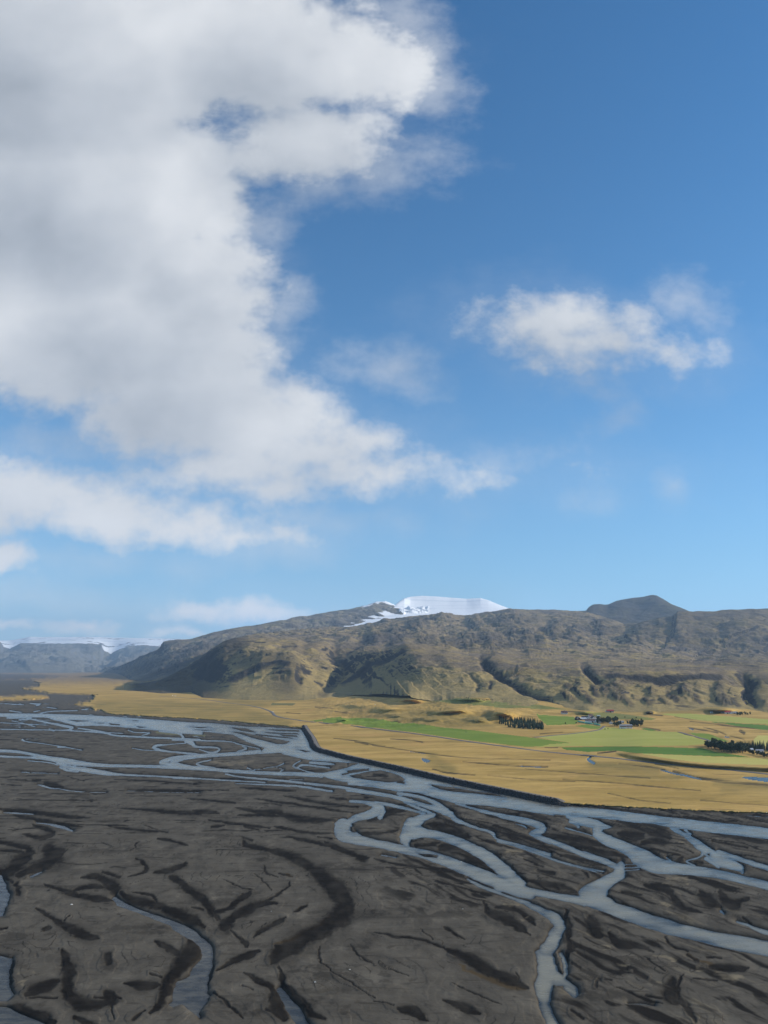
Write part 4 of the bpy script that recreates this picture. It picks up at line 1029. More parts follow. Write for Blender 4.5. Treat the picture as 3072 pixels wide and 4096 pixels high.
# grey ridge behind the front hills, climbing to the snowy summit shoulder
R_TOP = [(400, 2690, 16500), (440, 2684, 15500), (476, 2668, 14500), (520, 2650, 11000), (567, 2626, 9400), (600, 2612, 8800), (627, 2601, 8300), (638, 2592, 8200), (644, 2578, 8200), (653, 2566, 8200), (718, 2559, 8300), (760, 2556, 8400), (796, 2547, 8500), (856, 2529, 8700), (900, 2520, 8850),
         (953, 2511, 9000), (1000, 2506, 9250), (1051, 2496, 9500), (1141, 2482, 10000), (1165, 2472, 10200), (1220, 2463, 10600), (1274, 2457, 11000), (1346, 2445, 11600), (1410, 2437, 12000), (1479, 2418, 12600), (1503, 2410, 12900), (1540, 2406, 13200), (1575, 2420, 13300), (1610, 2452, 13400), (1720, 2520, 13600)]
ur = np.arange(402, 1720, 2.2)
g = loft(ur, [[(400, 2694, 14500), (476, 2690, 12500), (518, 2718, 6300), (627, 2730, 5200), (760, 2742, 4900), (1000, 2742, 5100), (1400, 2700, 5600), (1720, 2650, 7000)],
              [(400, 2692, 15200), (476, 2682, 13200), (540, 2692, 7800), (640, 2692, 6200), (760, 2690, 5900), (1000, 2680, 6200), (1400, 2620, 7400), (1720, 2560, 9000)],
              [(400, 2691, 15900), (476, 2675, 14000), (560, 2650, 8800), (640, 2626, 7600), (700, 2606, 7500), (800, 2590, 7600), (900, 2562, 7900), (1000, 2548, 8200), (1200, 2512, 8900), (1400, 2490, 9800), (1503, 2456, 11200), (1600, 2440, 12400), (1720, 2440, 13000)],
              R_TOP, [(u, v + 22, Y + 1800) for u, v, Y in R_TOP]], [24, 60, 90, 10], [0.5, 24, 22, 2.0, 0], 300.0, 121,
         [([(560, 2690), (700, 2650), (860, 2600)], 14, 40, 60, 0.6), ([(700, 2700), (780, 2660), (860, 2640)], 16, 40, 70, 0.3), ([(1250, 2470), (1200, 2510), (1150, 2550)], -8, 30, 30, 0)], sky_jit=3.0)
snow = (0.25 + 0.75 * (1 - sstep(np.interp(g[3], [p[0] for p in R_TOP], [p[1] for p in R_TOP]) + 14 - g[4], 0, -16))) * sstep(g[3], 1380, 1480) * sstep(g[6][:, None], 2.0, 2.9)
snow = sstep(g[3], 1400, 1470) * sstep(np.interp(g[3], [p[0] for p in R_TOP], [p[1] for p in R_TOP]) + 16 - g[4], 0, 14) * 0.62
add_terrain('grey_ridge', g, MAT_RIDGE, snow)

# glacier on the summit, with its tongue running down to the left
G_TOP = [(1372, 2499, 9400), (1382, 2494, 9700), (1440, 2474, 10600), (1503, 2451, 11500), (1575, 2424, 13000), (1600, 2404, 14000), (1618, 2394, 14500), (1642, 2387, 15500), (1690, 2383, 16000), (1750, 2386, 16000), (1800, 2390, 16000), (1870, 2395, 15800), (1927, 2392, 15500), (1960, 2401, 15200), (1992, 2415, 14800), (2061, 2442, 14000), (2090, 2456, 13500)]
G_BOT = [(1372, 2508, 9000), (1425, 2506, 9000), (1503, 2496, 9200), (1593, 2488, 9600), (1738, 2484, 9800), (1900, 2476, 10000), (2061, 2456, 10500), (2090, 2462, 10800)]
ug = np.arange(1374, 2088, 2.2)
g = loft(ug, [shift(G_BOT, -300, 8), G_BOT, [(u, 0.45 * v + 0.55 * float(np.interp(u, [p[0] for p in G_BOT], [p[1] for p in G_BOT])), 0.5 * Y + 0.5 * float(np.interp(u, [p[0] for p in G_BOT], [p[2] for p in G_BOT]))) for u, v, Y in G_TOP], G_TOP, [(u, v + 8, Y + 1500) for u, v, Y in G_TOP]],
         [4, 34, 40, 8], [0, 0.8, 1.2, 0.5, 0], 700.0, 131, sky_jit=1.0)
rockspot = np.exp(-((g[3] - 1690) / 11) ** 2) * sstep(g[6][:, None], 2.93, 2.98)
snow = 0.88 - 0.7 * rockspot - 0.30 * sstep(fbm(g[0] / 900, g[1] / 500, 5, 139, 0.6), 0.2, 0.5) * (1 - sstep(g[6][:, None], 1.6, 2.4))
add_terrain('glacier', g, MAT_ICE, snow)

# peak at the right of the skyline and the far hills beside it
P_TOP = [(2200, 2452, 9500), (2291, 2447, 9600), (2352, 2444, 9700), (2364, 2430, 9800), (2383, 2419, 9900), (2410, 2416, 9900), (2444, 2416, 9900), (2480, 2404, 10000), (2544, 2390, 10000), (2590, 2389, 10000), (2625, 2384, 10000), (2651, 2396, 9800), (2705, 2427, 9400), (2766, 2446, 9100), (2843, 2452, 9000), (2890, 2448, 9000), (2935, 2442, 9000), (3000, 2440, 9000), (3072, 2434, 9000), (3300, 2426, 9000), (3720, 2440, 9000)]
up = np.arange(2204, 3716, 2.6)
g = loft(up, [[(u, 2520 if u < 2800 else 2500, 7800) for u, v, Y in P_TOP], [(u, 2482 if u < 2760 else 2474, 8600) for u, v, Y in P_TOP], P_TOP, [(u, v + 30, Y + 1800) for u, v, Y in P_TOP]], [24, 60, 10], [10, 10, 1.5, 0], 300.0, 141,
         [([(2625, 2388), (2680, 2430), (2740, 2470)], 10, 60, 40, 0.0), ([(2545, 2392), (2560, 2440), (2540, 2480)], -6, 30, 40, 0.3), ([(2450, 2418), (2430, 2450), (2400, 2480)], -6, 30, 30, 0.3)], sky_jit=2.0)
add_terrain('mountain_peak', g, mat_mountain('dark_peak', (0.095, 0.083, 0.040), (0.060, 0.048, 0.040), (0.030, 0.028, 0.028), (0.055, 0.045, 0.042)), None, 0.4 * sstep(g[3], 2640, 2720))

# front hills: foot, lower slopes, escarpment, plateau and upper moor
M_FOOT = ground_line([(505, 2750), (549, 2751), (657, 2762), (772, 2756), (820, 2780), (1000, 2787), (1220, 2788), (1412, 2770), (1678, 2788), (1800, 2796), (2000, 2808), (2222, 2826), (2337, 2834), (2605, 2842), (2800, 2835), (2950, 2828), (3072, 2848), (3300, 2858), (3700, 2872)])
yf = lambda u: float(np.exp(np.interp(u, [p[0] for p in M_FOOT], np.log([p[2] for p in M_FOOT]))))


def rel(pts):
    return [(u, v, yf(u) + dY) for u, v, dY in pts]


um = np.concatenate([np.arange(506, 3080, 2.8), np.arange(3080, 3690, 10)])
M_LINES = [
    M_FOOT,
    rel([(505, 2749, 60), (657, 2748, 120), (772, 2730, 180), (917, 2722, 250), (1027, 2722, 250), (1200, 2735, 250), (1412, 2742, 220), (1678, 2756, 220), (1900, 2765, 200), (2200, 2790, 180), (2450, 2795, 200), (2870, 2795, 220), (3072, 2806, 200), (3690, 2820, 200)]),
    rel([(505, 2748, 120), (657, 2738, 260), (772, 2700, 420), (860, 2650, 600), (917, 2632, 700), (1027, 2645, 620), (1200, 2660, 600), (1412, 2690, 520), (1678, 2705, 480), (1900, 2715, 450), (2200, 2735, 400), (2430, 2748, 420), (2870, 2748, 460), (2960, 2752, 460), (3072, 2765, 440), (3690, 2780, 440)]),
    rel([(505, 2747, 180), (620, 2737, 330), (700, 2705, 520), (772, 2663, 700), (850, 2603, 900), (917, 2567, 1000), (1000, 2567, 1050), (1099, 2570, 1100), (1190, 2573, 1100), (1322, 2592, 1050), (1394, 2596, 1000), (1500, 2620, 950), (1624, 2622, 950), (1700, 2650, 850), (1800, 2665, 800), (1940, 2655, 800), (2100, 2668, 750),
         (2300, 2674, 650), (2430, 2688, 560), (2650, 2690, 560), (2870, 2692, 600), (2960, 2702, 640), (3072, 2712, 640), (3690, 2724, 650)]),
    [(505, 2748, 5200), (700, 2710, 5000), (850, 2606, 4600), (917, 2564, 4500), (1000, 2559, 4800), (1099, 2556, 5200), (1300, 2572, 4900), (1500, 2588, 4700), (1700, 2600, 4400), (2000, 2612, 4000), (2300, 2632, 3600), (2600, 2654, 3300), (2870, 2660, 3300), (3072, 2664, 3300), (3690, 2668, 3300)],
    [(505, 2752, 6500), (700, 2720, 6500), (850, 2612, 6000), (917, 2570, 6000), (1000, 2552, 6200), (1100, 2538, 6500), (1300, 2530, 6500), (1500, 2535, 6300), (1700, 2545, 6000), (2000, 2552, 5700), (2300, 2570, 5300), (2544, 2598, 4900), (2700, 2622, 4800), (2820, 2646, 4700), (3072, 2649, 4700), (3690, 2652, 4700)],
    [(505, 2756, 7500), (700, 2730, 7500), (850, 2625, 7000), (917, 2585, 7000), (1000, 2562, 7000), (1100, 2540, 7400), (1200, 2524, 7600), (1330, 2512, 8000), (1400, 2512, 8200), (1503, 2496, 8600), (1560, 2489, 8600), (1593, 2482, 8600), (1678, 2472, 8600), (1738, 2474, 8600), (1768, 2462, 8600), (1865, 2470, 8600), (1915, 2458, 8600), (1976, 2454, 8600),
     (2061, 2443, 8600), (2100, 2443, 8600), (2160, 2443, 8600), (2222, 2441, 8600), (2291, 2448, 8500), (2352, 2450, 8400), (2440, 2478, 7800), (2500, 2500, 7300), (2560, 2500, 6900), (2644, 2482, 6500), (2740, 2477, 6500), (2828, 2474, 6500), (2950, 2462, 6500), (3072, 2455, 6500), (3690, 2450, 6500)],
]
M_LINES.append([(u, v + 30, Y + 900) for u, v, Y in M_LINES[-1]])
FEAT = [
    ([(1352, 2572), (1336, 2622), (1378, 2680), (1362, 2710), (1290, 2772)], -20, 26, 26, 0.5),
    ([(1640, 2606), (1632, 2640), (1570, 2690), (1450, 2752)], 36, 80, 230, 0.2),
    ([(1000, 2654), (1120, 2664), (1165, 2700), (1160, 2745)], 42, 95, 60, 0.55),
    ([(920, 2585), (900, 2620), (800, 2700), (700, 2742)], 6, 50, 90, 0.75),
    ([(1200, 2715), (1195, 2745)], -10, 14, 14, 0.6), ([(1230, 2560), (1215, 2600), (1250, 2640)], -8, 26, 26, 0.2), ([(1480, 2570), (1400, 2590), (1370, 2620)], -12, 26, 30, 0.5),
    ([(1925, 2648), (1945, 2682), (2000, 2722), (2080, 2762), (2150, 2792), (2222, 2824)], -18, 16, 22, 0.85),
    ([(1950, 2640), (1990, 2690), (2050, 2730)], 12, 30, 110, 0.2),
    ([(2325, 2655), (2350, 2700), (2392, 2735)], -14, 14, 18, 0.7), ([(2120, 2670), (2100, 2700), (2060, 2705)], 10, 30, 50, 0.3), ([(2290, 2735), (2320, 2760), (2300, 2785)], 9, 14, 30, 0.3),
    ([(2430, 2704), (2560, 2714), (2700, 2720), (2860, 2716)], 3, 30, 30, 0.95),
    ([(2480, 2730), (2440, 2770), (2470, 2800)], 10, 16, 40, 0.3), ([(2620, 2740), (2590, 2780), (2620, 2810)], 9, 16, 40, 0.3), ([(2740, 2745), (2720, 2780), (2745, 2815)], 9, 14, 40, 0.3), ([(2880, 2740), (2850, 2780), (2870, 2810)], 10, 16, 40, 0.3),
    ([(2950, 2700), (2988, 2740), (2962, 2785), (3000, 2828)], -16, 14, 18, 0.8), ([(3040, 2740), (3020, 2790), (3060, 2830)], 14, 30, 60, 0.4),
    ([(2060, 2445), (2030, 2465), (2000, 2490)], 8, 30, 50, 0.1), ([(1990, 2480), (1960, 2510), (1900, 2540)], 12, 50, 80, 0.1), ([(2100, 2500), (2060, 2530), (2040, 2560)], 13, 40, 60, 0.3), ([(2260, 2490), (2230, 2530), (2200, 2545)], 12, 34, 60, 0.3),
    ([(2330, 2520), (2300, 2550), (2290, 2570)], 11, 30, 60, 0.3), ([(2545, 2510), (2560, 2560), (2520, 2585)], 14, 34, 70, 0.4), ([(1780, 2460), (1760, 2490), (1700, 2510)], 8, 40, 60, 0.1), ([(1560, 2500), (1520, 2530), (1470, 2540)], 9, 40, 60, 0.1),
    ([(2690, 2530), (2735, 2538), (2770, 2570), (2850, 2585), (2890, 2628)], 34, 100, 240, 0.4), ([(2990, 2530), (3000, 2560), (3060, 2575), (3090, 2610)], 34, 110, 240, 0.4),
    ([(1760, 2640), (1800, 2690), (1770, 2740)], 8, 30, 60, 0.1), ([(1850, 2700), (1905, 2740), (1900, 2775)], -7, 10, 14, 0.4), ([(1690, 2560), (1640, 2575), (1600, 2590)], 8, 30, 50, 0.2), ([(1980, 2580), (1930, 2600), (1880, 2605)], 8, 26, 50, 0.2), ([(2200, 2600), (2150, 2612), (2100, 2620)], 8, 26, 50, 0.2),
]
ROCK_SHADE = [  # bare rock of cliffs and gully walls; slope and hollow shade painted as rock
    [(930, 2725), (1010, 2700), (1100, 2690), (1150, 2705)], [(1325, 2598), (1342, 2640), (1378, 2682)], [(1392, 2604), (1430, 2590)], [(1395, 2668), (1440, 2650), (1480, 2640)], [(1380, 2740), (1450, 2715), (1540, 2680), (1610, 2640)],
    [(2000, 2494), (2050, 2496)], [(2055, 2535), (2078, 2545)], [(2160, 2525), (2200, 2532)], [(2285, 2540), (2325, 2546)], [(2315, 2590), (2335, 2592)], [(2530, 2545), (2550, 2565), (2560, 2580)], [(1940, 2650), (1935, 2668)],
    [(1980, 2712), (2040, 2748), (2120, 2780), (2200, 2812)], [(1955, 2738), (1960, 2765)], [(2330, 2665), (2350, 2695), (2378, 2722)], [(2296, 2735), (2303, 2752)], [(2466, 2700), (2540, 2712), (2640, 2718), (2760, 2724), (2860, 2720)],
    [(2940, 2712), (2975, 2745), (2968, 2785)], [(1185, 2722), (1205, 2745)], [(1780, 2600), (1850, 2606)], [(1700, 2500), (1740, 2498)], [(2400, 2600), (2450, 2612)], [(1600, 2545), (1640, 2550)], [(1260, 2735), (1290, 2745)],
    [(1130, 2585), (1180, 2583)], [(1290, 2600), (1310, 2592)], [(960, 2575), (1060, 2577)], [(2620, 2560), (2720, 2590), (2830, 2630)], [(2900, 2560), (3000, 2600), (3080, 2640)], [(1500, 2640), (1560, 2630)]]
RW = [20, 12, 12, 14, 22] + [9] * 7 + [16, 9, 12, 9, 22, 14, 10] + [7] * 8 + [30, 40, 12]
for r_, w_ in zip(ROCK_SHADE, RW):
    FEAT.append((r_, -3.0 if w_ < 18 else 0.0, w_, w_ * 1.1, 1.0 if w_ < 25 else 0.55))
fr_ = np.random.RandomState(12)
for _ in range(46):
    a_, b_ = fr_.uniform(2230, 2930), fr_.uniform(2742, 2808)
    FEAT.append(([(a_, b_), (a_ + fr_.uniform(-4, 10), b_ + 8), (a_ + fr_.uniform(4, 22), b_ + 17)], fr_.uniform(4, 8), 9, 26, fr_.uniform(0.3, 0.9)))
for _ in range(50):
    a_, b_ = fr_.uniform(1450, 2600), fr_.uniform(2475, 2600)
    FEAT.append(([(a_, b_), (a_ - fr_.uniform(5, 25), b_ + 7), (a_ - fr_.uniform(20, 60), b_ + 13)], fr_.uniform(3, 8), 16, 45, fr_.choice([0.0, 0.2, 0.6])))
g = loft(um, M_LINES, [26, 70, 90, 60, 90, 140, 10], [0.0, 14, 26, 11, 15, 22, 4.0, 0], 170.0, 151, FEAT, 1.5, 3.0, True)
green = 0.85 * (1 - sstep(g[6][:, None], 1.2, 3.2)) + 0.25 * fbm(g[0] / 400, g[1] / 400, 3, 159)
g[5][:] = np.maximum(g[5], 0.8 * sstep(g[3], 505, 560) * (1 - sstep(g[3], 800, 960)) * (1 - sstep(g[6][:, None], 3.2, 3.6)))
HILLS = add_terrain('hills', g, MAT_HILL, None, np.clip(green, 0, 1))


# ------------------------------------------------------------------ the air between the camera and the far ranges
def build_haze():
    m = bpy.data.materials.new('air_haze'); m.use_nodes = True
    m.cycles.volume_sampling = 'DISTANCE'; m.cycles.homogeneous_volume = True
    nt = m.node_tree; nt.nodes.clear()
    out = nt.nodes.new('ShaderNodeOutputMaterial'); pv = nt.nodes.new('ShaderNodeVolumePrincipled')
    pv.inputs['Color'].default_value = (0.52, 0.74, 1.0, 1.0)
    pv.inputs['Density'].default_value = HAZE
    pv.inputs['Anisotropy'].default_value = 0.15
    nt.links.new(pv.outputs[0], out.inputs['Volume'])
    lo, hi = np.array([-22000., -2500., -8.0]), np.array([22000., 28500., 1720.0])
    c = np.array([[x, y, z] for z in (lo[2], hi[2]) for y in (lo[1], hi[1]) for x in (lo[0], hi[0])])
    f = np.array([[0, 2, 3, 1], [4, 5, 7, 6], [0, 1, 5, 4], [2, 6, 7, 3], [0, 4, 6, 2], [1, 3, 7, 5]])
    link('haze', make_mesh('haze', c, f, m, None, False), kind='stuff')


HAZE = 3.5e-5
build_haze()

# ------------------------------------------------------------------ small mesh builder
class MB:
    def __init__(self):
        self.v = []; self.f = []

    def quad(self, a, b, c, d):
        i = len(self.v); self.v += [a, b, c, d]; self.f.append((i, i + 1, i + 2, i + 3))

    def tri(self, a, b, c):
        i = len(self.v); self.v += [a, b, c]; self.f.append((i, i + 1, i + 2))

    def box(self, x0, x1, y0, y1, z0, z1):
        i = len(self.v)
        self.v += [(x0, y0, z0), (x1, y0, z0), (x1, y1, z0), (x0, y1, z0), (x0, y0, z1), (x1, y0, z1), (x1, y1, z1), (x0, y1, z1)]
        self.f += [tuple(i + k for k in q) for q in ((3, 2, 1, 0), (4, 5, 6, 7), (0, 1, 5, 4), (1, 2, 6, 5), (2, 3, 7, 6), (3, 0, 4, 7))]
        return self

    def ring(self, pts_list, close=True, caps=True):
        """loft closed rings of equal length"""
        i = len(self.v); n = len(pts_list[0])
        for r in pts_list:
            self.v += [tuple(p) for p in r]
        for k in range(len(pts_list) - 1):
            for j in range(n):
                a = i + k * n + j; b = i + k * n + (j + 1) % n
                self.f.append((a, b, b + n, a + n))
        if caps:
            self.f.append(tuple(i + j for j in range(n))[::-1]); self.f.append(tuple(i + (len(pts_list) - 1) * n + j for j in range(n)))
        return self

    def mesh(self, name, mat, smooth=False):
        me = bpy.data.meshes.new(name)
        me.from_pydata(self.v, [], self.f)
        me.update()
        if smooth:
            me.polygons.foreach_set('use_smooth', [True] * len(me.polygons))
        if mat:
            me.materials.append(mat)
        return me

    def obj(self, name, mat, parent=None, smooth=False, **props):
        return link(name, self.mesh(name, mat, smooth), parent, **props)


def thing(name, label, category, loc, rz=0.0, group=None):
    o = bpy.data.objects.new(name, None)
    o.empty_display_size = 0.5
    col.objects.link(o)
    o.location = loc; o.rotation_euler = (0, 0, rz)
    o['label'] = label; o['category'] = category
    if group:
        o['group'] = group
    return o


def copy_thing(src, loc, rz, scale=1.0, label=None, group=None):
    r = src.copy(); col.objects.link(r)
    r.location = loc; r.rotation_euler = (0, 0, rz); r.scale = (scale, scale, scale) if not isinstance(scale, tuple) else scale
    if label:
        r['label'] = label
    if group:
        r['group'] = group
    for ch in list(src.children):
        c = ch.copy(); col.objects.link(c); c.parent = r
        for g2 in list(ch.children):
            d = g2.copy(); col.objects.link(d); d.parent = c
    return r


def gpoint(u, v, sink=0.0):
    p = ground_at(u, v)
    return (float(p[0]), float(p[1]), float(p[2]) - sink)


MAT_GRAVEL = plain('road_gravel', (0.15, 0.14, 0.13), 0.95, 0.25, 0.5)
MAT_TRACK = plain('track_gravel', (0.16, 0.14, 0.12), 0.95, 0.25, 0.5)
MAT_ROCK = plain('basalt_armour_rock', (0.035, 0.032, 0.030), 0.85, 0.3, 0.7)
MAT_SOIL = plain('embankment_soil', (0.06, 0.052, 0.042), 0.95, 0.3, 0.4)
MAT_STONE = plain('pale_stone', (0.55, 0.53, 0.48), 0.8, 0.15, 2.0)
MAT_WHITE = plain('white_painted_wall', (0.74, 0.73, 0.70), 0.6, 0.08, 0.7)
MAT_CREAM = plain('cream_render', (0.60, 0.57, 0.50), 0.7, 0.08, 0.7)
MAT_GREYWALL = plain('grey_wall', (0.35, 0.34, 0.33), 0.75, 0.12, 0.7)
MAT_DARKWOOD = plain('dark_timber', (0.045, 0.022, 0.018), 0.7, 0.2, 1.5)
MAT_BROWN = plain('brown_cladding', (0.19, 0.105, 0.070), 0.75, 0.15, 1.5)
MAT_DARKROOF = plain('dark_sheet_roof', (0.050, 0.040, 0.040), 0.55, 0.15, 1.0)
MAT_GREYROOF = plain('grey_sheet_roof', (0.30, 0.30, 0.31), 0.45, 0.12, 0.8)
MAT_PALEROOF = plain('pale_metal_roof', (0.62, 0.66, 0.70), 0.35, 0.08, 0.8)
MAT_REDROOF = plain('red_sheet_roof', (0.34, 0.050, 0.045), 0.55, 0.12, 0.8)
MAT_BROWNROOF = plain('brown_sheet_roof', (0.13, 0.085, 0.075), 0.6, 0.15, 0.8)
MAT_GREENROOF = plain('green_grey_sheet', (0.33, 0.40, 0.38), 0.5, 0.1, 0.8)
MAT_GLASS = plain('dark_window_glass', (0.015, 0.017, 0.02), 0.1, 0.05, 1.0, 0.5)
MAT_DOOR = plain('dark_door_opening', (0.03, 0.026, 0.024), 0.8, 0.1, 1.0)
MAT_TRIM = plain('white_trim', (0.80, 0.79, 0.76), 0.55, 0.04, 1.0)
MAT_CONCRETE = plain('concrete', (0.32, 0.31, 0.29), 0.85, 0.15, 1.0)
MAT_BALE = plain('green_bale_wrap', (0.18, 0.47, 0.34), 0.35, 0.12, 0.8)
MAT_WBALE = plain('white_bale_wrap', (0.82, 0.82, 0.78), 0.35, 0.05, 0.8)
MAT_TYRE = plain('tyre_rubber', (0.02, 0.02, 0.02), 0.8, 0.1, 1.0)
MAT_BARK = plain('bark', (0.09, 0.07, 0.05), 0.9, 0.2, 3.0)


def leaf_mat(name, c1, c2):
    m, N, b = material(name)
    oi = N.new('ShaderNodeObjectInfo')
    pos = N.new('ShaderNodeNewGeometry').outputs['Position']
    n = N.noise(pos, 0.6, 3.0)
    f = N.m('ADD', N.m('MULTIPLY', oi.outputs['Random'], 0.6), N.m('MULTIPLY', n, 0.5), clamp=True)
    N.put(b.inputs['Base Color'], N.mix(f, c1, c2))
    b.inputs['Roughness'].default_value = 0.7
    b.inputs['Specular IOR Level'].default_value = 0.15
    return m


MAT_SPRUCE = leaf_mat('spruce_needles', (0.020, 0.036, 0.016), (0.034, 0.054, 0.022))
MAT_LEAF = leaf_mat('broad_leaves', (0.030, 0.046, 0.018), (0.055, 0.070, 0.026))
MAT_SHRUB = leaf_mat('shrub_leaves', (0.030, 0.038, 0.016), (0.060, 0.060, 0.026))


# ------------------------------------------------------------------ roads and tracks
def ribbon(name, pts, width, mat, lift=0.35, parent=None, **props):
    p = spline(pts, 5)
    w = np.array([gpoint(a, b) for a, b in p])
    for _ in range(2):
        w[1:-1, 2] = 0.25 * w[:-2, 2] + 0.5 * w[1:-1, 2] + 0.25 * w[2:, 2]
    d = np.gradient(w[:, :2], axis=0); d /= np.linalg.norm(d, axis=1)[:, None] + 1e-9
    nrm = np.stack([-d[:, 1], d[:, 0]], -1)
    rows = []
    for o, dz in ((-0.5 * width - 1.6, -0.7), (-0.5 * width, lift), (0.0, lift + 0.06), (0.5 * width, lift), (0.5 * width + 1.6, -0.7)):
        rows.append(np.column_stack([w[:, :2] + nrm * o, w[:, 2] + dz]))
    co = np.stack(rows, 0).reshape(-1, 3)
    return link(name, make_mesh(name, co, grid_faces(5, len(w)), mat), parent, **props)


ribbon('road', [(640, 2786), (760, 2793), (840, 2801), (907, 2811), (989, 2821), (1047, 2833), (1086, 2848), (1100, 2862), (1134, 2872), (1196, 2881), (1226, 2886), (1407, 2906), (1654, 2934), (1900, 2970), (2100, 2996), (2235, 3012), (2330, 3021)], 7.0, MAT_GRAVEL, kind='structure')
ribbon('road', [(2378, 3026), (2452, 3032), (2627, 3053), (2774, 3066), (2920, 3080), (3072, 3097), (3400, 3135)], 7.0, MAT_GRAVEL, kind='structure')
ribbon('farm_track', [(2418, 2905), (2408, 2912), (2393, 2920), (2330, 2930), (2276, 2936), (2200, 2943), (2135, 2950)], 4.0, MAT_TRACK, kind='structure')
ribbon('farm_track', [(2715, 2930), (2774, 2946), (2820, 2958), (2856, 2970)], 5.0, MAT_TRACK, kind='structure')


# ------------------------------------------------------------------ levee of basalt blocks along the river
def build_levee():
    base = [(1203, 2908), (1207, 2918), (1231, 2958), (1251, 2998), (1308, 3017), (1393, 3039), (1593, 3083), (1786, 3129), (2003, 3175), (2200, 3215), (2264, 3225)]
    w = np.array([on_height(a, b, 0.0) for a, b in spline(base, 8)])
    d = np.gradient(w, axis=0); d /= np.linalg.norm(d, axis=1)[:, None]
    nr = np.stack([-d[:, 1], d[:, 0]], -1)
    seg = np.concatenate([[0], np.cumsum(np.linalg.norm(np.diff(w, axis=0), axis=1))])
    n = len(w); mid = w[n // 2]
    root = thing('levee', 'long dark levee of basalt blocks holding the river off the ochre meadow', 'levee', (mid[0], mid[1], 0.0))
    end = np.clip((seg[-1] - seg) / 14.0, 0.25, 1)[:, None]
    H = 3.5
    prof = [(-0.6, -0.8), (0.0, 0.0), (5.6, H), (5.9, H + 0.1), (10.4, H + 0.1), (10.7, H), (14.5, 1.2), (15.5, 0.2)]
    rows = [np.column_stack([w + nr * o - mid, np.maximum(z * end[:, 0], min(z, 0.2))]) for o, z in prof]

    def strip(name, a, b, mat):
        co = np.stack(rows[a:b + 1], 0).reshape(-1, 3)
        return link(name, make_mesh(name, co, grid_faces(b - a + 1, n), mat), root)
    strip('embankment_face', 0, 2, MAT_SOIL)
    strip('back_slope', 5, 7, MAT_SOIL)
    strip('crest_track', 2, 5, MAT_TRACK)
    rng = np.random.RandomState(3)
    t = (1 + 5 ** 0.5) / 2
    ico = np.array([(-1, t, 0), (1, t, 0), (-1, -t, 0), (1, -t, 0), (0, -1, t), (0, 1, t), (0, -1, -t), (0, 1, -t), (t, 0, -1), (t, 0, 1), (-t, 0, -1), (-t, 0, 1)]) / 1.9
    icf = np.array([(0, 11, 5), (0, 5, 1), (0, 1, 7), (0, 7, 10), (0, 10, 11), (1, 5, 9), (5, 11, 4), (11, 10, 2), (10, 7, 6), (7, 1, 8), (3, 9, 4), (3, 4, 2), (3, 2, 6), (3, 6, 8), (3, 8, 9), (4, 9, 5), (2, 4, 11), (6, 2, 10), (8, 6, 7), (9, 8, 1)])
    vv = []; ff = []; k = 0
    step = 1.25
    for s in np.arange(1.0, seg[-1] + 4, step):
        px = np.interp(s, seg, w[:, 0]); py = np.interp(s, seg, w[:, 1]); nx = np.interp(s, seg, nr[:, 0]); ny = np.interp(s, seg, nr[:, 1])
        e = float(np.clip((seg[-1] - s) / 14.0, 0.25, 1))
        for o in (0.2, 1.4, 2.6, 3.8, 5.0):
            oo = o + rng.uniform(-0.5, 0.5)
            z = oo / 5.6 * H * e
            r = rng.uniform(0.55, 1.0) * (1 if rng.rand() > 0.06 else 1.5)
            c = np.array([px + nx * oo - mid[0] + rng.uniform(-0.5, 0.5), py + ny * oo - mid[1], max(z, 0) + 0.1])
            vv.append(ico * r * rng.uniform(0.7, 1.3, (12, 1)) * rng.uniform(0.75, 1.25, (1, 3)) + c)
            ff.append(icf + k); k += 12
    link('armour_rocks', make_mesh('armour_rocks', np.vstack(vv), np.vstack(ff), MAT_ROCK, None, False), root, kind='stuff')


build_levee()


# ------------------------------------------------------------------ bridge over the brook
def build_bridge():
    p = gpoint(2355, 3024)
    a, b = np.array(gpoint(2330, 3021)), np.array(gpoint(2378, 3026))
    ang = math.atan2(b[1] - a[1], b[0] - a[0])
    L = float(np.hypot(*(b - a)[:2])) / 2
    root = thing('road_bridge', 'short concrete road bridge over the brook in the ochre meadow', 'bridge', (0.5 * (a[0] + b[0]), 0.5 * (a[1] + b[1]), float(0.5 * (a[2] + b[2]) - 1.2)), ang)
    MB().box(-L - 1.5, L + 1.5, -3.6, 3.6, 1.2, 1.75).obj('deck', MAT_GRAVEL, root)
    for s in (-1, 1):
        MB().box(-L - 1.5, L + 1.5, s * 3.62 - 0.12, s * 3.62 + 0.12, 1.75, 2.05).obj('kerb', MAT_CONCRETE, root)
        MB().box(s * (L + 0.4) - 1.1, s * (L + 0.4) + 1.1, -3.5, 3.5, -1.5, 1.2).obj('abutment', MAT_CONCRETE, root)
    for x in (-1.9, 1.9):
        MB().box(x - 0.25, x + 0.25, -3.3, 3.3, -1.5, 1.2).obj('pier', MAT_CONCRETE, root)


build_bridge()


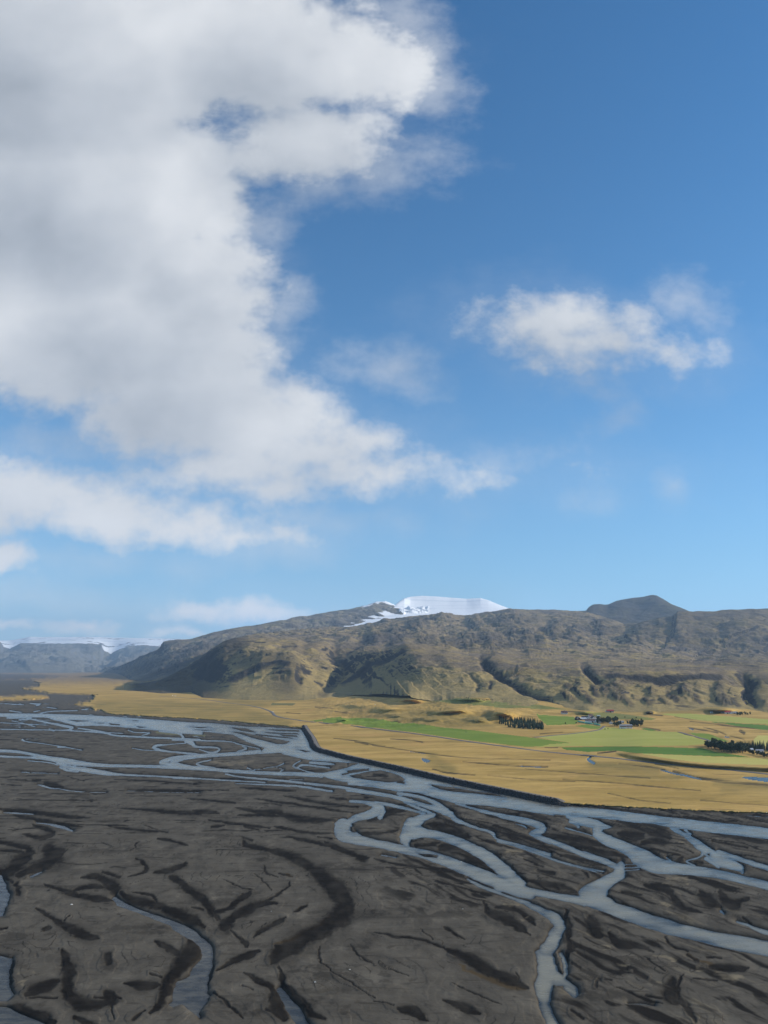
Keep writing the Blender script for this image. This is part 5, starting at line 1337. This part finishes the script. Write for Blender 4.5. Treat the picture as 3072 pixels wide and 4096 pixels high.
# ------------------------------------------------------------------ farm buildings
def house(name, label, category, u, v, w, d, h, rh, wall, roof, ridge='x', rz=0.0, windows=(), doors=(), chimney=None, trim=False, upper=None, gable_mat=None, group=None):
    """w across the view, d in depth, h wall height, rh roof rise; windows (face, position, height, width, tall)"""
    p = gpoint(u, v)
    hw, hd = w / 2, d / 2
    zs = [ground_z(p[0] + sx * hw, p[1] + sy * hd + hd) for sx in (-1, 1) for sy in (-1, 1)]
    base = min(zs + [p[2]])
    root = thing(name, label, category, (p[0], p[1] + hd, base - 0.15), rz, group)
    h = h + (max(zs) - base) * 0.6 + 0.15
    m = MB()
    if ridge == 'x':
        for sx in (-1, 1):
            q = [(sx * hw, -hd, 0), (sx * hw, hd, 0), (sx * hw, hd, h), (sx * hw, 0, h + rh), (sx * hw, -hd, h)]
            i = len(m.v); m.v += q; m.f.append(tuple(i + k for k in (range(5) if sx > 0 else range(4, -1, -1))))
        m.quad((-hw, -hd, 0), (hw, -hd, 0), (hw, -hd, h), (-hw, -hd, h)); m.quad((hw, hd, 0), (-hw, hd, 0), (-hw, hd, h), (hw, hd, h))
    else:
        for sy in (-1, 1):
            q = [(-hw, sy * hd, 0), (hw, sy * hd, 0), (hw, sy * hd, h), (0, sy * hd, h + rh), (-hw, sy * hd, h)]
            i = len(m.v); m.v += q; m.f.append(tuple(i + k for k in (range(5) if sy < 0 else range(4, -1, -1))))
        m.quad((-hw, hd, 0), (-hw, -hd, 0), (-hw, -hd, h), (-hw, hd, h)); m.quad((hw, -hd, 0), (hw, hd, 0), (hw, hd, h), (hw, -hd, h))
    wl = m.obj('wall', wall, root)
    if upper:
        MB().box(-hw - 0.03, hw + 0.03, -hd - 0.06, -hd - 0.01, h * 0.58, h - 0.02).obj('upper_cladding', upper, wl)
    o = 0.45; t = 0.22
    r = MB()
    if ridge == 'x':
        sl = rh / hd; e = h - o * sl
        sec = [(-hd - o, e), (0, h + rh), (hd + o, e), (hd + o, e + t), (0, h + rh + t), (-hd - o, e + t)]
        r.ring([[(x, y, z) for y, z in sec] for x in (-hw - o, hw + o)])
    else:
        sl = rh / hw; e = h - o * sl
        sec = [(-hw - o, e), (0, h + rh), (hw + o, e), (hw + o, e + t), (0, h + rh + t), (-hw - o, e + t)]
        r.ring([[(x, y, z) for x, z in sec] for y in (hd + o, -hd - o)])
    rf = r.obj('roof', roof, root)
    if trim and ridge == 'y':
        tr = MB(); y0 = -hd - o - 0.04
        for s in (-1, 1):
            tr.ring([[(s * (hw + o), y0, e - 0.25), (s * (hw + o), y0 - 0.08, e - 0.25), (s * (hw + o), y0 - 0.08, e + 0.3), (s * (hw + o), y0, e + 0.3)], [(0, y0, h + rh - 0.2), (0, y0 - 0.08, h + rh - 0.2), (0, y0 - 0.08, h + rh + 0.35), (0, y0, h + rh + 0.35)]])
        tr.obj('barge_board', MAT_TRIM, rf)
    if chimney is not None:
        MB().box(chimney - 0.45, chimney + 0.45, -0.45, 0.45, h + rh * 0.4, h + rh + 1.2).obj('chimney', MAT_CONCRETE, rf)
    for (face, pos, z, ww, wh) in windows:
        if face == 'f':
            a = MB().box(pos - ww / 2 - 0.12, pos + ww / 2 + 0.12, -hd - 0.07, -hd + 0.02, z - 0.12, z + wh + 0.12).obj('window', MAT_TRIM, root)
            MB().box(pos - ww / 2, pos + ww / 2, -hd - 0.10, -hd - 0.05, z, z + wh).obj('pane', MAT_GLASS, a)
        else:
            s = 1 if face == 'r' else -1
            x0, x1 = sorted((s * (hw - 0.02), s * (hw + 0.07)))
            a = MB().box(x0, x1, pos - ww / 2 - 0.12, pos + ww / 2 + 0.12, z - 0.12, z + wh + 0.12).obj('window', MAT_TRIM, root)
            x0, x1 = sorted((s * (hw + 0.05), s * (hw + 0.10)))
            MB().box(x0, x1, pos - ww / 2, pos + ww / 2, z, z + wh).obj('pane', MAT_GLASS, a)
    for (pos, ww, wh) in doors:
        MB().box(pos - ww / 2, pos + ww / 2, -hd - 0.08, -hd + 0.02, 0.1, wh).obj('door', MAT_DOOR, root)
    return root


W4 = [('f', x, 1.2, 1.3, 1.3) for x in (-3.6, -1.2, 1.2, 3.6)]
house('farmhouse', 'dark timber house with white gable trim left of the green bales', 'house', 2313, 2881, 7.2, 9.0, 3.2, 3.2, MAT_DARKWOOD, MAT_DARKROOF, 'y', 0.25, [('f', -1.6, 0.7, 1.2, 1.4), ('f', 1.4, 0.7, 1.2, 1.4), ('f', -0.9, 3.5, 0.8, 1.0), ('f', 0.9, 3.5, 0.8, 1.0)], [], None, True)
house('barn', 'long low barn with pale shining metal roof behind the green bales', 'barn', 2330, 2880, 15.5, 9.0, 2.4, 1.4, MAT_GREYWALL, MAT_PALEROOF, 'x', 0.0, [], [(-3, 2.4, 2.2)])
house('shed', 'dark-roofed shed behind the pale metal barn roof', 'shed', 2338, 2874, 8.0, 7.0, 2.5, 2.0, MAT_GREYWALL, MAT_DARKROOF, 'x', 0.1, [('f', 1.5, 1.0, 1.2, 1.0)], [(-1.8, 1.6, 2.0)])
house('farmhouse', 'white gabled farmhouse with dark roof just right of the dark-roofed shed', 'house', 2352, 2878, 7.0, 9.0, 3.2, 2.6, MAT_WHITE, MAT_DARKROOF, 'y', 0.2, [('f', -1.6, 1.0, 1.1, 1.2), ('f', 1.6, 1.0, 1.1, 1.2), ('r', 0.0, 1.0, 1.2, 1.2)])
house('farmhouse', 'white house with red-brown roof and chimney highest in the farmyard', 'house', 2364, 2873, 8.0, 8.0, 3.6, 3.0, MAT_WHITE, MAT_BROWNROOF, 'x', 0.3, [('f', x, 1.2, 1.1, 1.2) for x in (-2.4, 0, 2.4)], [], 1.5)
house('farmhouse', 'white house with steep dark gable beside the dark trees', 'house', 2377, 2880, 8.0, 10.0, 3.6, 3.4, MAT_WHITE, MAT_DARKROOF, 'y', 0.15, [('f', -1.7, 1.0, 1.2, 1.3), ('f', 1.7, 1.0, 1.2, 1.3), ('f', 0, 4.2, 0.9, 0.9)], [], None)
house('barn', 'white barn with brown roof and dark doorway behind the bales', 'barn', 2366, 2890, 20.0, 9.0, 3.2, 2.4, MAT_WHITE, MAT_BROWNROOF, 'x', -0.12, [('f', 6.6, 1.0, 1.0, 1.1), ('f', 8.2, 1.0, 1.0, 1.1)], [(2.6, 2.6, 2.8)])
house('farmhouse', 'small white house with brown roof beside the white tank', 'house', 2397, 2892, 8.4, 6.5, 2.7, 1.8, MAT_WHITE, MAT_BROWNROOF, 'x', -0.15, [('f', 0.6, 1.0, 1.1, 1.1), ('f', 2.6, 1.0, 1.1, 1.1)], [(-2.6, 1.6, 2.1)])
house('shed', 'little grey-green tin shed above the dark farm trees', 'shed', 2395, 2868.5, 6.0, 4.5, 2.3, 1.1, MAT_GREENROOF, MAT_GREENROOF, 'x', 0.2, [], [(1.0, 1.2, 1.8)])
house('cottage', 'white cottage with porch among the farm trees', 'house', 2447, 2897, 7.0, 6.5, 2.6, 1.9, MAT_WHITE, MAT_GREYROOF, 'y', -0.1, [('f', -0.9, 1.0, 0.9, 1.2), ('f', 0.7, 1.0, 0.9, 1.2)], [(2.4, 1.2, 2.0)])
house('bungalow', 'grey-roofed bungalow half hidden by trees above the twin white houses', 'house', 2487, 2893, 9.5, 7.0, 2.5, 1.5, MAT_WHITE, MAT_GREYROOF, 'x', -0.2, [('f', 2.2, 1.0, 1.3, 1.1)], [(3.6, 1.1, 2.0)])
house('row_house', 'left of the twin white houses with brown upper cladding by the light green field', 'house', 2494, 2914.5, 10.0, 7.0, 4.8, 1.5, MAT_WHITE, MAT_GREYROOF, 'x', -0.12, [('f', x, 0.6, 0.9, 1.3) for x in (-0.6, 1.3, 3.2)], [(-2.4, 1.0, 2.1)], None, False, MAT_BROWN)
house('row_house', 'right of the twin white houses with brown upper cladding by the light green field', 'house', 2519, 2914, 9.6, 7.0, 4.8, 1.5, MAT_WHITE, MAT_GREYROOF, 'x', -0.12, [('f', x, 0.6, 0.9, 1.3) for x in (-0.8, 1.2, 3.0)], [(-2.4, 1.0, 2.1)], None, False, MAT_BROWN)
house('farmhouse', 'lone white-fronted house with grey roof on the slope above the small green field', 'house', 2259, 2857, 12.0, 7.0, 2.4, 3.6, MAT_WHITE, MAT_BROWNROOF, 'x', 0.0, [('f', x, 0.7, 1.1, 1.1) for x in (-3.6, -0.6, 1.6, 4.0)], [], 1.0)
house('barn', 'red-roofed barn below the hill slope with grey gables', 'barn', 2443, 2850, 13.5, 8.0, 2.8, 2.4, MAT_GREYWALL, MAT_REDROOF, 'x', -0.1, [('f', -4.2, 0.8, 1.2, 1.0)], [(0.0, 3.2, 2.5)])
house('hut', 'tiny grey hut alone above the red-roofed barn', 'hut', 2474, 2838, 5.0, 4.5, 2.0, 1.8, MAT_CREAM, MAT_DARKROOF, 'y', 0.3, [('f', 0.6, 0.6, 0.8, 0.9)], [(-0.9, 1.0, 1.7)])
house('barn', 'red-roofed barn at the distant farm under the right-hand slope', 'barn', 2913, 2855, 13.0, 8.0, 2.8, 2.6, MAT_WHITE, MAT_REDROOF, 'x', 0.0, [('f', 3.0, 0.8, 1.2, 1.0)], [(-1.0, 2.8, 2.3)])
house('shed', 'low rusty-roofed shed left of the distant red barn', 'shed', 2896, 2854, 8.0, 6.0, 2.0, 1.4, MAT_CREAM, MAT_BROWNROOF, 'x', 0.0, [('f', 1.6, 0.8, 1.0, 0.8)], [(-1.8, 1.2, 1.8)])
house('cottage', 'white cottage just right of the distant red barn', 'house', 2927, 2855.5, 6.0, 6.0, 2.5, 1.8, MAT_WHITE, MAT_GREYROOF, 'y', 0.1, [('f', -1.2, 0.8, 0.8, 1.0), ('f', 1.2, 0.8, 0.8, 1.0)])
house('shed', 'grey shed at the right end of the distant farm buildings', 'shed', 2943, 2855.5, 9.0, 6.0, 2.5, 1.6, MAT_GREYWALL, MAT_GREYROOF, 'x', 0.0, [('f', 2.4, 0.8, 1.0, 0.9)], [(-2.0, 1.4, 1.9)])
house('hut', 'small white hut standing apart left of the distant farm', 'hut', 2848, 2853, 4.5, 4.0, 1.9, 1.2, MAT_WHITE, MAT_GREYROOF, 'x', 0.0, [('f', 0.9, 0.7, 0.8, 0.8)], [(-1.0, 0.9, 1.7)])
house('bungalow', 'white bungalow in front of the spruces at the right edge', 'house', 3043, 3011.5, 8.6, 6.0, 2.7, 1.2, MAT_WHITE, MAT_GREYROOF, 'x', -0.2, [('f', x, 1.0, 1.1, 1.0) for x in (-2.6, 0, 2.6)])
house('shed', 'pale-roofed shed among the trees left of the white bungalow', 'shed', 3005, 3005, 6.0, 5.0, 2.2, 1.2, MAT_GREYWALL, MAT_PALEROOF, 'x', -0.15, [('f', 1.4, 0.8, 0.9, 0.8)], [(-1.2, 1.2, 1.8)])


def upright_tank(label, u, v, r, h):
    p = gpoint(u, v, 0.1)
    root = thing('storage_tank', label, 'tank', p)
    ang = np.linspace(0, 2 * np.pi, 16, endpoint=False)
    MB().ring([[(r * math.cos(a), r * math.sin(a), z) for a in ang] for z in (0, h)]).obj('tank_body', MAT_WHITE, root, True)
    MB().ring([[(r * k * math.cos(a), r * k * math.sin(a), h + z) for a in ang] for k, z in ((1.04, 0.0), (1.04, 0.12), (0.8, 0.55), (0.4, 0.85), (0.05, 0.95))]).obj('domed_lid', MAT_TRIM, root, True)


upright_tank('white upright tank between the white barn and the small white house', 2384, 2891.5, 1.2, 4.6)
upright_tank('slim white tank standing among the farm trees', 2443.5, 2884, 0.9, 3.8)

# arched shelter beside the red-roofed barn
p = gpoint(2427, 2848, 0.1)
root = thing('arched_shelter', 'small white arched shelter left of the nearer red-roofed barn', 'shelter', p, -0.35)
aa = np.linspace(0, np.pi, 9)
MB().ring([[(x, -1.5 * math.cos(a), 2.0 * math.sin(a)) for a in aa] for x in (-2.8, 2.8)]).obj('cover', MAT_WHITE, root, True)
MB().box(2.78, 2.86, -0.6, 0.6, 0.0, 1.4).obj('doorway', MAT_DOOR, root)


# ------------------------------------------------------------------ wrapped bales
def bale_mesh(mat, nm):
    m = MB(); ang = np.linspace(0, 2 * np.pi, 12, endpoint=False)
    m.ring([[(x, r * math.cos(a), 0.64 + r * math.sin(a)) for a in ang] for x, r in ((-0.6, 0.5), (-0.54, 0.62), (0.54, 0.62), (0.6, 0.5))])
    return m.mesh(nm, mat, True)


BALE = bale_mesh(MAT_BALE, 'wrapped_bale'); WBALE = bale_mesh(MAT_WBALE, 'white_wrapped_bale')
LBL = ['pale green wrapped bale in the left stack below the dark timber house', 'pale green wrapped bale in the middle stack before the white barn', 'pale green wrapped bale in the right stack beside the farm track']
for k, (ua, va, ub, vb, nn) in enumerate([(2311, 2888, 2339, 2893, 10), (2342, 2893, 2368, 2898, 10), (2375, 2897, 2399, 2903, 9)]):
    a = np.array(gpoint(ua, va)); b = np.array(gpoint(ub, vb))
    ang = math.atan2(b[1] - a[1], b[0] - a[0]); L = float(np.linalg.norm((b - a)[:2]))
    ex = np.array([math.cos(ang), math.sin(ang)]); ey = np.array([-ex[1], ex[0]])
    nn = int(L / 1.32)
    for j in range(2):
        for i in range(nn):
            xy = a[:2] + ex * (i + 0.5) * 1.32 + ey * (j * 1.3)
            gz = ground_z(*xy)
            for tier in range(2 if (j < 1 or i % 3) else 1):
                o = link('wrapped_bale', BALE, None, label=LBL[k], category='bale', group='green bales stacked in the farmyard')
                o.location = (xy[0] + (0.65 * ex[0] if tier else 0), xy[1] + (0.65 * ey[1] if tier else 0), gz - 0.05 + tier * 1.12)
                o.rotation_euler = (0, 0, ang + math.pi / 2 + random.Random(i * 7 + j).uniform(-0.08, 0.08))
for (u, v, lab) in [(1486.5, 2822, 'left of two white bales before the dark bank on the hummocky slope'), (1499.5, 2822, 'right of two white bales before the dark bank on the hummocky slope'),
                    (690, 2783.5, 'leftmost of three white bales far off on the plain'), (699, 2784.5, 'middle one of three white bales far off on the plain'), (703, 2784.8, 'rightmost of three white bales far off on the plain')]:
    o = link('wrapped_bale', WBALE, None, label=lab, category='bale', group='white bales in the open'); o.location = gpoint(u, v, 0.05)
    k = 1.5 if u > 1000 else 1.8
    o.scale = (k, k, k); o.rotation_euler = (0, 0, 0.6 * u)


# ------------------------------------------------------------------ van on the plain road
def build_van():
    p = gpoint(1091, 2850)
    root = thing('delivery_van', 'white van driving on the gravel road across the plain', 'van', (p[0], p[1], p[2] + 0.38), 1.9)
    prof = [(-2.5, 0.45), (2.4, 0.45), (2.5, 0.9), (2.35, 1.15), (1.55, 1.3), (1.0, 2.2), (-2.4, 2.25), (-2.5, 2.0)]
    MB().ring([[(x, y, z) for x, z in prof] for y in (0.95, -0.95)]).obj('body', MAT_TRIM, root)
    MB().ring([[(1.56 + dx, y, 1.33), (1.10 + dx, y, 2.08), (1.13 + dx, y, 2.1), (1.60 + dx, y, 1.34)] for dx, y in ((0.02, 0.8), (0.02, -0.8))]).obj('windscreen', MAT_GLASS, root)
    for s in (-1, 1):
        MB().box(0.1, 1.05, s * 0.96 - 0.02, s * 0.96 + 0.02, 1.35, 2.0).obj('side_window', MAT_GLASS, root)
        MB().box(2.44, 2.54, s * 0.7 - 0.14, s * 0.7 + 0.14, 0.85, 1.05).obj('headlight', MAT_GLASS, root)
        for x in (-1.6, 1.6):
            ang = np.linspace(0, 2 * np.pi, 14, endpoint=False)
            MB().ring([[(x + 0.36 * math.cos(a), y, 0.36 + 0.36 * math.sin(a)) for a in ang] for y in (s * 0.98 + 0.1, s * 0.98 - 0.1)]).obj('wheel', MAT_TYRE, root)


build_van()


# ------------------------------------------------------------------ stones on the gravel
def stone_mesh(seed, nm):
    rng = np.random.RandomState(seed); m = MB(); ang = np.linspace(0, 2 * np.pi, 9, endpoint=False)
    rr = 1 + 0.25 * rng.randn(9)
    m.ring([[(k * r * math.cos(a), 0.7 * k * r * math.sin(a), z + 0.06 * rng.randn()) for a, r in zip(ang, rr)] for k, z in ((0.85, -0.15), (1.0, 0.15), (0.75, 0.5), (0.3, 0.68))])
    return m.mesh(nm, MAT_STONE)


STONES = [stone_mesh(s, 'pale_stone') for s in range(4)]
for i, (u, v, sz, lab) in enumerate([(285, 3629, 0.55, 'pale stone alone on the gravel left of the winding stream'), (1260, 3944, 0.55, 'pale stone on the dark sand right of the narrow stream'), (1085, 3657, 0.35, 'small pale stone inside the broad wet bend'),
                                     (1218, 3137, 0.9, 'white stone at the edge of the braided channel left of centre'), (1399, 3892, 0.3, 'little pale stone highest of the two right of the narrow stream'), (1851, 3647, 0.35, 'little pale stone on the gravel beside the dark hollow'),
                                     (1844, 3448, 0.5, 'pale stone on the dark bar between two channels'), (89, 2958, 1.3, 'pale stone at the head of the thin far-left thread of water')]):
    o = link('stone', STONES[i % 4], None, label=lab, category='stone', group='pale stones on the river gravel')
    gp_ = gpoint(u, v, 0.02); o.location = (gp_[0], gp_[1], max(gp_[2], -0.08 * sz)); o.scale = (sz, sz, sz); o.rotation_euler = (0, 0, i * 1.7)


# ------------------------------------------------------------------ trees
def spruce_proto(seed, nm):
    rng = np.random.RandomState(seed)
    root = thing(nm, 'x', 'tree', (0, 0, 0))
    H = 10.0
    ang = np.linspace(0, 2 * np.pi, 6, endpoint=False)
    MB().ring([[(r * math.cos(a), r * math.sin(a), z) for a in ang] for r, z in ((0.22, -0.4), (0.14, H * 0.5), (0.03, H * 0.97))]).obj('trunk', MAT_BARK, root)
    m = MB()
    for k in range(15):
        f = k / 14.0
        z = 0.7 + (H - 0.9) * f
        R = 2.1 * (1 - f) ** 0.85 + 0.12
        nb = max(5, int(10 * (1 - f) + 5))
        for j in range(nb):
            a = 2 * np.pi * (j + rng.rand() * 0.7) / nb
            r = R * rng.uniform(0.72, 1.15); w = 0.30 * R + 0.16
            dx, dy = math.cos(a), math.sin(a); drop = 0.38 * r + 0.2
            tip = (r * dx, r * dy, z - drop)
            m.tri((0.06 * dx, 0.06 * dy, z + 0.4), (0.62 * r * dx - w * dy, 0.62 * r * dy + w * dx, z - drop * 0.75), tip)
            m.tri((0.06 * dx, 0.06 * dy, z + 0.4), tip, (0.62 * r * dx + w * dy, 0.62 * r * dy - w * dx, z - drop * 0.75))
    m.obj('crown', MAT_SPRUCE, root)
    return root


def leafy_proto(seed, nm, mat, H=9.0, spread=1.0, n=420, low=0.12):
    rng = np.random.RandomState(seed)
    root = thing(nm, 'x', 'tree', (0, 0, 0))
    ang = np.linspace(0, 2 * np.pi, 6, endpoint=False)
    t = MB()
    t.ring([[(r * math.cos(a), r * math.sin(a), z) for a in ang] for r, z in ((0.25, -0.4), (0.17, H * 0.35), (0.05, H * 0.8))])
    lobes = []
    for k in range(9):
        a = rng.rand() * 6.28; rr = rng.uniform(0.3, 1.0) * 1.7 * spread; z = H * rng.uniform(low + 0.18, 0.80)
        lobes.append((rr * math.cos(a), rr * math.sin(a), z, rng.uniform(1.0, 1.7) * spread))
        t.ring([[(r * math.cos(b) + x, r * math.sin(b) + y, zz) for b in ang[::2]] for r, x, y, zz in ((0.09, 0, 0, z * 0.45), (0.03, rr * math.cos(a), rr * math.sin(a), z))])
    lobes.append((0, 0, H * 0.82, 1.3 * spread))
    t.obj('trunk', MAT_BARK, root)
    m = MB()
    for i in range(n):
        lx, ly, lz, lr = lobes[rng.randint(len(lobes))]
        d = rng.randn(3); d /= np.linalg.norm(d); c = np.array([lx, ly, lz]) + d * lr * rng.uniform(0.55, 1.05) * np.array([1, 1, 0.85])
        if c[2] < H * low:
            continue
        a = rng.randn(3); a /= np.linalg.norm(a); b = np.cross(a, d); b /= np.linalg.norm(b) + 1e-6
        s = rng.uniform(0.25, 0.5)
        m.quad(tuple(c - a * s), tuple(c + b * s * 0.8), tuple(c + a * s), tuple(c - b * s * 0.8))
    m.obj('crown', mat, root)
    return root


SPR = [spruce_proto(i, 'spruce_tree') for i in range(3)]
LEA = [leafy_proto(10 + i, 'leafy_tree', MAT_LEAF) for i in range(4)]
BSH = [leafy_proto(30 + i, 'shrub', MAT_SHRUB, 2.4, 0.62, 160, 0.0) for i in range(3)]
_used = set()


def plant(protos, u, v, scale, label, group, cat='tree'):
    src = protos[TR.randint(len(protos))]
    p = gpoint(u, v, 0.1)
    s = scale * TR.uniform(0.85, 1.15)
    sc = (s * TR.uniform(0.9, 1.1), s * TR.uniform(0.9, 1.1), s)
    if src.name in _used:
        o = copy_thing(src, p, TR.rand() * 6.28, sc, label, group)
    else:
        _used.add(src.name)
        o = src; o.location = p; o.rotation_euler = (0, 0, TR.rand() * 6.28); o.scale = sc
        o['label'] = label; o['group'] = group
    o['category'] = cat
    return o


TR = np.random.RandomState(5)
# spruce plantation on the flank of the knoll
for i in range(210):
    f = TR.rand(); u = 1998 + 176 * f
    lo = np.interp(u, [1998, 2030, 2100, 2160, 2175], [2898, 2912, 2917, 2919, 2918]); hi = np.interp(u, [1998, 2030, 2060, 2120, 2175], [2880, 2882, 2886, 2892, 2906])
    plant(SPR, u, lo + (hi - lo) * TR.rand(), 0.92 if u > 2040 else 0.8, 'dark spruce in the dense plantation on the knoll left of the farm', 'spruces of the plantation on the knoll')
# wood at the right edge: leafy trees, then spruces behind the bungalow, bushes before it
for i in range(80):
    u = 2816 + 178 * TR.rand() ** 0.9
    lo = np.interp(u, [2816, 2850, 2880, 2950, 2995], [2990, 2999, 3007, 3014, 3016])
    plant(LEA, u, lo - 15 * TR.rand() * np.clip((u - 2810) / 40, 0.2, 1), 1.25 if u > 2845 else 0.9, 'leafy tree in the dark wood beside the deep green field', 'leafy trees of the wood at the right')
for i in range(42):
    u = 2975 + 190 * TR.rand()
    plant(SPR, u, np.interp(u, [2975, 3070, 3165], [2999, 3004, 3012]) - 5 * TR.rand(), 1.05, 'tall dark spruce behind the white bungalow at the right edge', 'spruces behind the bungalow')
for i in range(40):
    u = 2992 + 150 * TR.rand()
    lo = np.interp(u, [2992, 3020, 3072, 3150], [3019, 3024, 3034, 3046])
    plant(LEA, u, lo - 9 * TR.rand(), 0.62, 'low leafy tree in front of the white bungalow at the right edge', 'low trees before the bungalow')
for (ua, ub, va, vb, n, sc, lab) in [(2388, 2442, 2886, 2896, 20, 1.15, 'dark leafy tree beside the small white farmhouse'), (2452, 2480, 2880, 2890, 9, 0.95, 'dark leafy tree behind the white cottage at the farm'),
                                     (2456, 2492, 2898, 2909, 11, 0.9, 'dark leafy tree left of the twin white houses'), (2528, 2572, 2898, 2912, 18, 1.25, 'dark leafy tree in the clump right of the twin white houses'),
                                     (2496, 2530, 2893, 2899, 6, 0.7, 'dark leafy tree above the twin white houses'), (2948, 3004, 2857, 2863, 14, 0.75, 'dark tree in the hedge right of the distant farm'), (2880, 2938, 2847, 2851, 8, 0.6, 'dark tree behind the distant farm buildings')]:
    for i in range(n):
        plant(LEA, TR.uniform(ua, ub), TR.uniform(va, vb), sc, lab, lab.replace('tree', 'trees'))
for i in range(46):
    f = i / 45.0
    if TR.rand() < 0.15:
        continue
    plant(BSH, 1866 + 236 * f + TR.uniform(-2, 2), np.interp(f, [0, 0.3, 0.6, 1], [2797.0, 2801.5, 2806.0, 2813.5]), 0.8, 'low dark shrub in the row along the upper edge of the pale field', 'shrub row above the pale field', 'shrub')
for i, (u, v) in enumerate([(2262, 2895), (2420, 2918), (2432, 2916), (2304, 2893), (2500, 2870), (2545, 2872)]):
    plant(BSH, u, v, 0.8, ['shrub left of the bale stacks', 'left shrub on the grass below the farm trees', 'right shrub on the grass below the farm trees', 'shrub at the left end of the green bales', 'left of two shrubs above the farm', 'right of two shrubs above the farm'][i], 'single shrubs near the farm', 'shrub')
